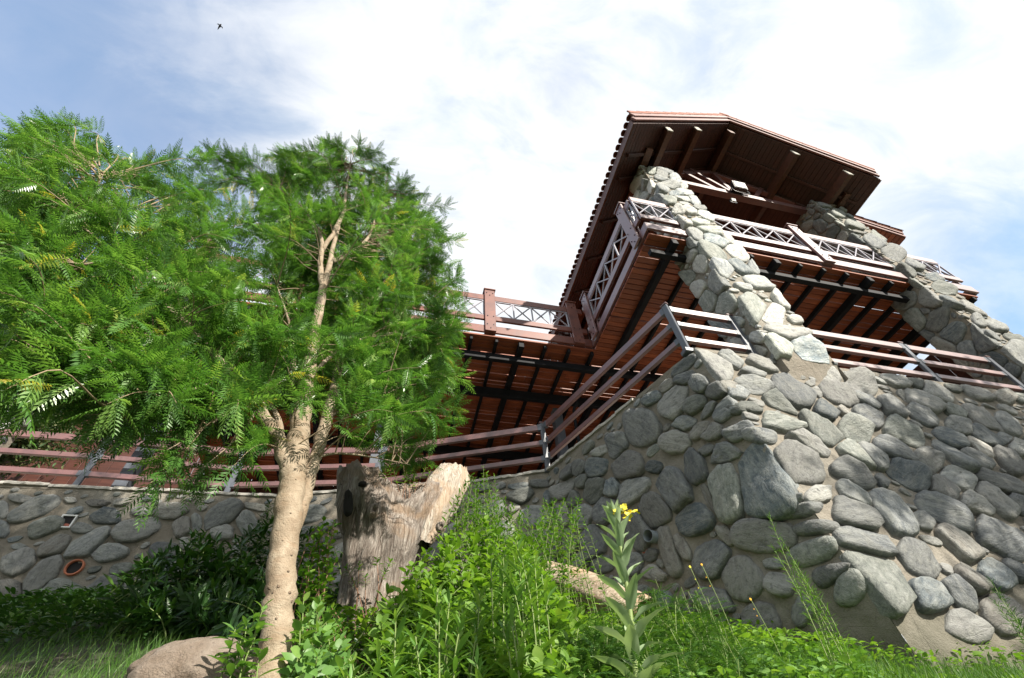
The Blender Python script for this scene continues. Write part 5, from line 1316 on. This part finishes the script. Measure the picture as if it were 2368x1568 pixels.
# --- weeds and shrubs.  A stem plant: stems from the ground with leaves along them
OV = [blade(1, .62, .18, .22, (.85, 1.0, .62)), blade(1, .55, .35, .3, (.9, .95, .5)), blade(1, .66, .08, .15, (.8, 1.0, .7))]
SP = [blade(1, .19, .28, .3, (.8, 1.0, .7)), blade(1, .16, .45, .3, (.75, 1.0, .7)), blade(1, .21, .12, .25, (.8, 1., .65))]
ELL = [blade(1, .36, .15, .25, (.75, 1.0, .75)), blade(1, .33, .3, .3, (.7, 1.0, .7))]
def shrub(name, label, cat, tips, leafmat, tm_, leaf, nleaf, stemmat='green_stem', spread=.25, upang=.35, lo=.35, rs=.0035, group=None, base=None, rnd=(2.2, 2.6), whorl=False, lean=.25):
    """tips: world points of stem tops"""
    tips = np.array(tips); bx = tips.mean(0); o = empty(name, (bx[0], bx[1], float(ground(bx[0], bx[1]))), label, cat, group)
    paths, P_, D_, U_, S_ = [], [], [], [], []
    for t in tips:
        g = np.array([t[0] + rng.normal(0, spread) * .5, t[1] + abs(rng.normal(0, spread)) * .5, 0.]) if base is None else np.array([base[0] + rng.normal(0, .03), base[1] + rng.normal(0, .03), 0.])
        g[2] = float(ground(g[0], g[1])) - .02
        H = np.linalg.norm(t - g); m = g * .45 + t * .55 + np.array([0, 0, .07 * H]) + rng.normal(0, .03 * H, 3)
        path = smooth_path([g, m, t], 7); paths.append((path, np.linspace(rs * 1.5, rs * .5, len(path)))); n_ = nleaf if not callable(nleaf) else nleaf(H)
        tw = rng.random() * 6.28
        for j in range(n_):
            q = lo + (1 - lo) * (j + .4) / n_; f_ = q * (len(path) - 1); i0 = min(int(f_), len(path) - 2); p = path[i0] + (path[i0 + 1] - path[i0]) * (f_ - i0)
            tg = path[i0 + 1] - path[i0]; tg /= np.linalg.norm(tg); tw += 2.4 + rng.normal(0, .25)
            a_ = np.cross(tg, [0.3, .2, 1]); a_ /= np.linalg.norm(a_); b_ = np.cross(tg, a_); sd = a_ * math.cos(tw) + b_ * math.sin(tw)
            top = (q - lo) / (1 - lo); up_ = upang + .9 * top ** 3
            P_.append(p); D_.append(sd + tg * up_ + rng.normal(0, .12, 3)); U_.append(tg + rng.normal(0, .15, 3)); S_.append(leaf * (1.0 - .45 * top ** 2) * rng.uniform(.75, 1.15))
    joined_tubes('stems', paths, stemmat, o, 5)
    scatter('leaves', tm_, frames(np.array(D_), np.array(U_), S_), np.array(P_), leafmat, o, True, rnd=rng.beta(*rnd, len(P_)))
    return o
def tips_in(poly, n_, Y0, Y1, far=0.0):
    out_ = []
    P = np.array([D(*q) for q in poly]); y0, y1 = P[:, 1].min(), P[:, 1].max()
    for (x, y) in poly_sample(P, n_):
        t = (y - y0) / (y1 - y0 + 1e-6); Y = Y1 + (Y0 - Y1) * t + rng.normal(0, .10)
        p = at(x, y, Y); g = float(ground(p[0], p[1]))
        if p[2] > g + .08: out_.append(p)
    return out_
# broad lime-green weeds filling the middle
shrub('leafy_bush', 'dense lime-green broad-leaved bush right of the old stump', 'bush',
      tips_in([(905,1560),(870,1480),(900,1360),(960,1290),(1010,1240),(1060,1230),(1120,1200),(1180,1220),(1240,1260),(1290,1330),(1320,1400),(1340,1500),(1330,1560)], 330, 2.15, 3.2), 'lime_leaf', OV, .092, 15, lo=.35)
shrub('glossy_shrub', 'glossy small-leaved shrub reaching over the wall top right of the stump', 'bush',
      tips_in([(1040,1200),(1060,1130),(1090,1090),(1120,1070),(1150,1100),(1200,1170),(1260,1150),(1340,1150),(1365,1160),(1300,1220),(1240,1260),(1100,1240)], 120, 3.2, 3.7), 'glossy_leaf', ELL, .062, 40, 'green_stem', lo=.15, spread=.35, rs=.0022)
shrub('glossy_sprig', 'tuft of glossy leaves growing out of the side of the stump', 'plant', [at(*D(x, y), 3.35) for x, y in ((800,1310),(830,1300),(870,1290),(890,1320),(845,1330),(815,1340),(905,1295))], 'glossy_leaf', ELL, .05, 12, 'red_twig', lo=.8, base=tuple(at(*D(860, 1420), 3.45)[:2]))
shrub('glossy_sprig', 'small glossy twigs growing from the top of the stump between its two broken tops', 'plant', [at(*D(x, y), 3.6) for x, y in ((900,1060),(930,1040),(950,1070),(985,1080),(910,1085),(960,1100),(940,1090),(1000,1075),(890,1080))], 'glossy_leaf', ELL, .048, 16, 'red_twig', lo=.82, base=tuple(at(*D(940, 1200), 3.75)[:2]))
shrub('glossy_shrub', 'glossy shrub in the gap between the tree trunk and the stump', 'bush',
      tips_in([(690,1560),(690,1420),(700,1330),(730,1200),(760,1170),(785,1200),(790,1400),(800,1500),(780,1560)], 60, 2.7, 3.3), 'glossy_leaf', OV, .062, 16, 'red_twig', lo=.35)
shrub('broad_weed', 'broad-leaved weeds with blue-green leaves right of the tree trunk foot', 'weed',
      tips_in([(690,1560),(680,1460),(700,1380),(760,1370),(790,1440),(830,1560)], 30, 2.1, 2.5), 'spear_leaf', OV, .075, 11, lo=.3)
shrub('broad_weed', 'leafy weed clump left of the tree trunk foot, over the boulder', 'weed',
      [at(*D(x, y), 2.2) for x, y in ((590,1420),(570,1440),(600,1450),(560,1470),(585,1480),(555,1510),(600,1520),(570,1540),(610,1400),(545,1450))], 'spear_leaf', ELL, .085, 10, lo=.45, spread=.1)
shrub('dark_shrub', 'dark green willowy shrub in the shade in front of the left garden wall', 'bush',
      tips_in([(310,1400),(330,1300),(400,1260),(450,1220),(520,1230),(600,1210),(630,1180),(620,1300),(600,1400),(560,1450),(420,1440),(330,1440)], 130, 3.3, 4.5), 'dark_leaf', SP + ELL, .15, 22, lo=.3, spread=.4)
shrub('dark_shrub', 'dark leafy shrub directly behind the tree trunk and stump', 'bush',
      tips_in([(560,1330),(600,1200),(620,1160),(700,1180),(790,1230),(800,1400),(700,1440),(600,1420)], 90, 3.9, 4.6), 'dark_leaf', ELL, .085, 22, lo=.25, spread=.4)
# tall spear-leaved weeds in front, one object each
SPEAR = [(915,1420,2.0,'leftmost tall spear-leaved weed in front of the stump base'),(1012,1360,2.02,'tall spear-leaved weed growing up in front of the stump, second from the left'),
         (960,1470,1.9,'short spear-leaved weed low in front of the stump base'),(1110,1370,2.05,'tall spear-leaved weed in the middle of the lime bush'),(1065,1440,1.9,'spear-leaved weed low in the front of the lime bush'),
         (1195,1250,2.15,'tallest spear-leaved weed rising at the right of the lime bush'),(1160,1290,2.2,'tall spear-leaved weed just left of the tallest one'),(1235,1290,2.2,'tall spear-leaved weed just right of the tallest one'),
         (1180,1400,1.95,'spear-leaved weed at the bottom edge left of the mullein'),(880,1500,1.9,'small spear-leaved weed at the bottom edge beside the stump')]
for x, y, Y, lab in SPEAR:
    t = at(*D(x, y), Y); shrub('spear_weed', lab, 'weed', [t] + [t + [rng.normal(0, .05), rng.normal(0, .05), -rng.uniform(.03, .16)] for _ in range(4)], 'spear_leaf', SP, .115, lambda H: int(50 * max(.4, H)), lo=.15, upang=.65, rs=.004, group='spear-leaved weeds', spread=.06, rnd=(3, 2))
# --- mullein with yellow flowers
def mullein():
    path = smooth_path([at(*D(1475, 1700), 1.95), at(*D(1470, 1560), 1.95), at(*D(1455, 1400), 1.96), at(*D(1435, 1270), 1.97), at(*D(1424, 1205), 1.98), at(*D(1420, 1188), 1.98)], 8)
    g = float(ground(path[0][0], path[0][1])); path[0][2] = g
    o = empty('mullein', path[0], 'tall woolly grey-green mullein with a small yellow flower head', 'plant')
    V, Fc = tube(path, np.linspace(.013, .006, len(path)), 10); link('stem', mesh('stem', V, Fc, True), 'green_stem', o)
    def big_leaf(L, W, droop, fold):
        nx, ny = 9, 6; V = []
        for i in range(nx + 1):
            t = i / nx; w_ = W * (math.sin(math.pi * min(1, t * .93 + .07)) ** .7) * (1 - .25 * t); 
            for j in range(ny + 1):
                s_ = j / ny * 2 - 1; V.append((L * t * (1 - .15 * droop * t), s_ * w_ / 2, -droop * L * t * t * .6 + abs(s_) * fold * w_ + .06 * W * math.sin(9 * t + 2 * s_) * abs(s_) + .012 * L * math.cos(14 * t) * abs(s_)))
        return V, [(i * (ny + 1) + j, (i + 1) * (ny + 1) + j, (i + 1) * (ny + 1) + j + 1, i * (ny + 1) + j + 1) for i in range(nx) for j in range(ny)]
    n_ = 50; tw = 0
    ls = np.concatenate([[0], np.cumsum(np.linalg.norm(np.diff(path, axis=0), axis=1))]); 
    for k in range(n_):
        q = .10 + .87 * (k / n_) ** .9; f_ = q * (len(path) - 1); i0 = min(int(f_), len(path) - 2); p = path[i0] + (path[i0 + 1] - path[i0]) * (f_ - i0); tg = path[i0 + 1] - path[i0]; tg /= np.linalg.norm(tg)
        tw += 2.4; sd = np.array([math.cos(tw), math.sin(tw) * .9, 0]); L = .20 * (1 - q) ** .6 + .032; W = L * .31
        V, Fc = big_leaf(L, W, .55 * (1 - q) + .1 * random.random(), .22); d = sd * (1.0 - .35 * q) + tg * (.6 + .9 * q); M = frames(d[None], (tg + rng.normal(0, .1, 3))[None])[0]
        me = mesh('leaf', V, Fc, True); at_ = me.attributes.new('rnd', 'FLOAT', 'POINT'); at_.data.foreach_set('value', np.clip(rng.normal(.5, .2) + np.abs(np.array(V)[:, 1]) / W * .5, 0, 1).astype(np.float32))
        link('leaf', me, 'woolly_leaf', o, p, M)
    # flower spike bending to the right
    e = path[-1]; fl = smooth_path([e, at(*D(1432, 1180), 1.98), at(*D(1465, 1190), 1.98)], 8); V, Fc = tube(fl, np.linspace(.006, .0035, len(fl)), 8); sp = link('flower_spike', mesh('flower_spike', V, Fc, True), 'woolly_leaf', o)
    at_ = sp.data.attributes.new('rnd', 'FLOAT', 'POINT'); at_.data.foreach_set('value', np.full(len(V), .8, np.float32))
    for k in range(34):
        c = fl[int(rng.integers(2, len(fl)))] + rng.normal(0, .011, 3); V = [(0, 0, 0)]; m_ = 10
        ax = frames(rng.normal(0, 1, (1, 3)) + np.array([[0, -1.3, .5]]))[0]
        for j in range(m_): t = 2 * math.pi * j / m_; r_ = .016 * (1 if j % 2 else .75); V.append(tuple(ax @ np.array([.004, r_ * math.cos(t), r_ * math.sin(t)])))
        link('flower', mesh('flower', V, [(0, 1 + j, 1 + (j + 1) % m_) for j in range(m_)]), 'petal', o, c)
mullein()
# goldenrod-like weeds by the wall
FN = [blade(1, .11, .2, .2, (.9, 1, .7)), blade(1, .09, .35, .2, (.9, 1, .7))]
for x, y, bx_, by_, Y, lab in ((1778,1190,1860,1440,2.35,'tall thin feathery weed standing in front of the wall corner'), (1838,1300,1890,1440,2.30,'shorter thin weed right beside the tall feathery one'),
                               (2290,1340,2367,1500,2.3,'thin dark weed at the far right edge of the picture')):
    t = at(*D(x, y), Y); b_ = at(*D(bx_, by_), Y - .05)
    shrub('thin_weed', lab, 'weed', [t, t + (b_ - t) * .25 + [.03, 0, 0], t + (b_ - t) * .35 + [-.05, 0, 0], t + (b_ - t) * .5 + [.06, 0, 0]], 'fern_leaf' if x > 2000 else 'spear_leaf', FN, .06, 70, lo=.12, upang=.7, rs=.0022, base=(b_[0] + .04, b_[1]), rnd=(2, 2))
# yellow-dotted stems
for x, y, lab in ((1622,1305,'thin stem with a tiny orange-yellow flower in front of the dark wall stones'), (1595,1310,'thin bare flower stem just left of the orange-yellow flower'), (1735,1385,'small orange flower on a stem at the wall foot')):
    t = at(*D(x, y), 2.4); b_ = np.array([t[0] + .03, t[1], float(ground(t[0], t[1]))]); o = empty('wild_flower', b_, lab, 'flower')
    V, Fc = tube(smooth_path([b_, (b_ + t) / 2 + [.02, 0, 0], t], 5), .0018, 5); link('stem', mesh('stem', V, Fc, True), 'green_stem', o)
    for q, r_ in ((0, .008), (.12, .004), (.2, .004)):
        c = t + (b_ - t) * q + [rng.normal(0, .008) * (q > 0), 0, 0]; V = [(0, -.003, .002)] + [(r_ * math.cos(k * .628) * (1 if k % 2 else .7), 0, r_ * math.sin(k * .628) * (1 if k % 2 else .7)) for k in range(10)]
        link('flower', mesh('flower', V, [(0, 1 + (j + 1) % 10, 1 + j) for j in range(10)]), 'petal_orange' if x != 1595 else 'petal', o, c)
# fern-like low plants in the lower right
random.seed(5)
FR = [pinnate(.16, 12, .022, .006, c) for c in (.3, .6, .9)]
def ferns(label, poly, n_, Y0, Y1, sc=1.0):
    tips = tips_in(poly, n_, Y0, Y1); bx = np.mean(tips, axis=0); o = empty('feathery_weed', (bx[0], bx[1], float(ground(bx[0], bx[1]))), label, 'weed'); P_, D_ = [], []; paths = []
    for t in tips:
        g = np.array([t[0] + rng.normal(0, .06), t[1] + rng.normal(0, .06), 0]); g[2] = float(ground(g[0], g[1])); path = smooth_path([g, (g + t) / 2 + rng.normal(0, .02, 3), t], 5); paths.append((path, .0022))
        for j in range(9):
            q = .4 + .6 * j / 9; p = path[int(q * (len(path) - 1))]; a = rng.random() * 6.28; P_.append(p); D_.append([math.cos(a), math.sin(a), rng.uniform(.2, 1.1)])
    joined_tubes('stems', paths, 'green_stem', o, 4); scatter('leaves', FR, frames(np.array(D_), None, rng.uniform(.6, 1.1, len(P_)) * sc), np.array(P_), 'fern_leaf', o, False, rnd=rng.beta(2, 2, len(P_)))
ferns('feathery-leaved weeds round and right of the mullein', [(1340,1560),(1330,1440),(1400,1400),(1500,1340),(1560,1330),(1640,1380),(1700,1450),(1720,1560)], 130, 2.0, 3.0)
ferns('low feathery weeds left of the mullein in front of the log', [(1290,1560),(1290,1480),(1340,1450),(1420,1450),(1400,1560)], 30, 2.0, 2.5)

# --- ground cover and grass: nobody could count these
def cover(name, label, region_fn, n_, leafm, mat, size, cat='ground cover'):
    xs = []; 
    while len(xs) < n_:
        q = region_fn()
        if q is not None: xs.append(q)
    xs = np.array(xs); P_ = np.stack([xs[:, 0], xs[:, 1], ground(xs[:, 0], xs[:, 1]) + rng.uniform(.01, .14, n_) * xs[:, 2]], 1)
    a = rng.random(n_) * 6.28; D_ = np.stack([np.cos(a), np.sin(a), rng.uniform(-.1, .9, n_)], 1)
    o = scatter(name, leafm, frames(D_, np.array([0, 0, 1.]) + rng.normal(0, .35, (n_, 3)), rng.uniform(.6, 1.2, n_) * size), P_, mat, None, True, rnd=rng.beta(2, 2, n_)); tag(o, label, cat, kind='stuff')
cover('leafy_ground_cover', 'low broad-leaved ground cover across the bank below the walls', lambda: (lambda x, y: (x, y, .7 if y < 2.6 else 1.6) if x > .25 - .5 * (y - 2.2) * (y > 2.2) else None)(rng.uniform(-1.2, 4.2), rng.uniform(1.5, 4.4)), 20000, OV + ELL, 'lime_leaf', .052)
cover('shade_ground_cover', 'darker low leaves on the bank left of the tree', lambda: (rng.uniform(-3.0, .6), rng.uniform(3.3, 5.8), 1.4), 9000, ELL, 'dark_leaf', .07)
def grass(name, label, pts, h0, h1):
    n_ = len(pts); z = ground(pts[:, 0], pts[:, 1]); T = np.stack([pts[:, 0], pts[:, 1], z - .01], 1); a = rng.random(n_) * 6.28
    H = rng.uniform(h0, h1, n_); D_ = np.stack([np.cos(a) * .45, np.sin(a) * .45, np.ones(n_)], 1)
    G = []
    for bend in (.25, .6, 1.0):
        V = []; 
        for i in range(5):
            t = i / 4; w_ = .011 * (1 - t) ** .7 + .0006; V += [(t * (1 - .25 * bend * t), -w_, -bend * .45 * t * t), (t * (1 - .25 * bend * t), w_, -bend * .45 * t * t)]
        G.append((np.array(V), np.array([(2 * i, 2 * i + 2, 2 * i + 3, 2 * i + 1) for i in range(4)])))
    u = rng.normal(0, 1, (n_, 3)); o = scatter(name, G, frames(D_, u, H), T, 'grass_blade', None, True, rnd=rng.beta(2, 2.4, n_)); tag(o, label, 'grass', kind='stuff')
q = np.concatenate([np.stack([rng.uniform(-6, -.9, 30000), rng.uniform(2.0, 7.2, 30000)], 1), np.stack([rng.uniform(-1.2, .4, 5000), rng.uniform(1.8, 3.2, 5000)], 1)])
grass('grass', 'short green grass on the bank in the lower left', q, .05, .15)
q = np.stack([rng.uniform(1.6, 6.5, 20000), rng.uniform(1.4, 2.78, 20000)], 1)
grass('grass', 'long green grass at the foot of the tall wall in the lower right', q, .09, .27)

cover('leafy_ground_cover', 'taller broad-leaved weeds between the mullein and the wall corner', lambda: (lambda x, y: (x, y, 1.2) if x < 1.1 * y - .1 else None)(rng.uniform(.5, 3.2), rng.uniform(1.9, 3.1)), 8000, OV + ELL, 'spear_leaf', .055)
# --- trees behind on the left
def far_tree(label, blobs, base, mat, leaf, n_, trunk=.16):
    o = empty('background_tree', base, label, 'tree'); P_ = []; paths = []
    base = np.array(base, float); cc = np.mean([b[:3] for b in blobs], axis=0)
    V, Fc = tube(smooth_path([base, base * .5 + cc * .5 + [.2, 0, 0], cc], 6), np.linspace(trunk, trunk * .35, 13), 10); link('trunk', mesh('trunk', V, Fc, True), 'brown_twig', o)
    for (x, y, z, r_, wgt) in blobs:
        c = np.array([x, y, z]); k = int(n_ * wgt)
        paths.append((smooth_path([cc, (cc + c) / 2 + rng.normal(0, .2, 3), c], 5), np.linspace(.07, .02, 11)))
        cl = rng.normal(0, 1, (max(8, k // 45), 3)); cl /= np.linalg.norm(cl, axis=1)[:, None]; cl = c + cl * r_ * rng.uniform(.35, 1.0, (len(cl), 1)) * [1, 1, .8]
        for q in cl: paths.append((np.array([c, (c + q) / 2 + rng.normal(0, .08, 3), q]), [.025, .012, .006]))
        P_.append(cl[rng.integers(0, len(cl), k)] + rng.normal(0, .17 * r_, (k, 3)))
    P_ = np.concatenate(P_); joined_tubes('branches', paths, 'brown_twig', o, 5)
    scatter('crown', ELL, frames(rng.normal(0, 1, (len(P_), 3)), rng.normal(0, 1, (len(P_), 3)) + [0, 0, 1], rng.uniform(.7, 1.2, len(P_)) * leaf), P_, mat, o, False)
def b_at(x, y, Y, r_, w_): return (*at(*D(x, y), Y), r_, w_)
far_tree('dark evergreen tree rising behind the feathery tree at the far left', [b_at(-60,480,9,1.4,.16), b_at(40,470,9,1.2,.16), b_at(-40,620,9,1.3,.16), b_at(60,560,9.2,1.1,.12), b_at(-60,760,9.6,1.4,.14), b_at(-20,880,9.6,1.4,.14), b_at(140,500,9.5,.9,.12)], (-9.5, 9.2, 3), 'far_leaf', .13, 26000)
far_tree('bare brownish tree in the gap of sky at the far left', [b_at(90,720,11,1.1,.3), b_at(160,680,11,1.0,.25), b_at(230,450,11,1.0,.2), b_at(60,800,11,1.2,.25)], (-9.4, 11.4, 3), 'brown_leaf', .09, 8000, .12)
far_tree('green tree behind the terrace at the left', [b_at(200,900,12,1.8,.3), b_at(330,860,12.5,1.6,.25), b_at(90,960,12,1.6,.25), b_at(120,880,12,1.6,.2)], (-7.4, 12.6, 3), 'far_leaf', .14, 12000)
far_tree('dark hedge-like shrub on the terrace at the far left edge', [b_at(-80,1010,9.3,.9,.3), b_at(0,960,9.3,.9,.35), b_at(70,1000,9.6,.8,.35)], (-8.6, 9.4, 4), 'far_leaf', .11, 9000, .06)
# broad tree standing to the right of the bank; its crown dapples the tall wall
def shade_tree():
    global rng
    keep_ = rng; rng = np.random.default_rng(11)
    c0 = np.array([11.9, -4.8, 7.7])
    bl = []
    for k in range(20):
        a = k * 2.4; r_ = 2.9 * math.sqrt((k + .5) / 20); bl.append((c0[0] + r_ * math.cos(a) * 1.15, c0[1] + r_ * math.sin(a) * .25, c0[2] + 1.55 * math.sin(a) * r_ / 2.9 + rng.uniform(-.5, .3), rng.uniform(.7, 1.0), 1 / 20))
    far_tree('large broad-leaved tree on the slope right of the viewer, shading the tall wall', bl, (13.2, -5.5, -3), 'far_leaf', .17, 15000, .22)
    bl = [(x, -2.7 + rng.normal(0, .35), 10.2 + rng.normal(0, .5), rng.uniform(.8, 1.1), 1 / 11) for x in np.linspace(-.2, 6.3, 11)]  # unseen tree added behind the viewer; thin crown placed to shade the garden wall
    far_tree('unseen tree added behind the viewer to shade the garden wall', bl, (3.6, -4.6, -2.4), 'far_leaf', .17, 13000, .18)
    rng = keep_
shade_tree()
# --- bird
bp = ray(219.5, 26.5) * 58; bd = empty('bird', bp, 'tiny dark bird flying high in the upper left sky', 'bird')
V, Fc = tube(smooth_path([(.22, 0, .30), (.12, 0, .18), (0, 0, 0), (-.14, 0, -.22), (-.2, 0, -.36)], 4), [.01, .03, .05, .075, .09, .09, .095, .09, .085, .08, .07, .06, .05, .04, .035, .03, .03], 8); link('body', mesh('body', np.array(V) @ (CAM @ np.array([[1, 0, 0], [0, 0, 1], [0, 1, 0]])).T * .8, Fc, True), 'bird_dark', bd, bp)
for sg in (-1, 1):
    w0 = np.array([(0, .05), (.0, -.10), (sg * .22, -.0 + .10), (sg * .20, .20), (sg * .42, .02), (sg * .36, .16)]); a = R(-40); Rz = np.array([[math.cos(a), -math.sin(a)], [math.sin(a), math.cos(a)]]); w1 = w0 @ Rz.T
    V = [(CAM @ np.array([x * .8, y * .8, h])) for h in (0, .02) for x, y in w1]; Fc = [(0, 1, 2, 3), (3, 2, 4, 5), (9, 8, 7, 6), (11, 10, 8, 9), (0, 3, 9, 6), (3, 5, 11, 9), (1, 7, 8, 2), (2, 8, 10, 4), (4, 10, 11, 5)]
    link('wing', mesh('wing', V, Fc), 'bird_dark', bd, bp)
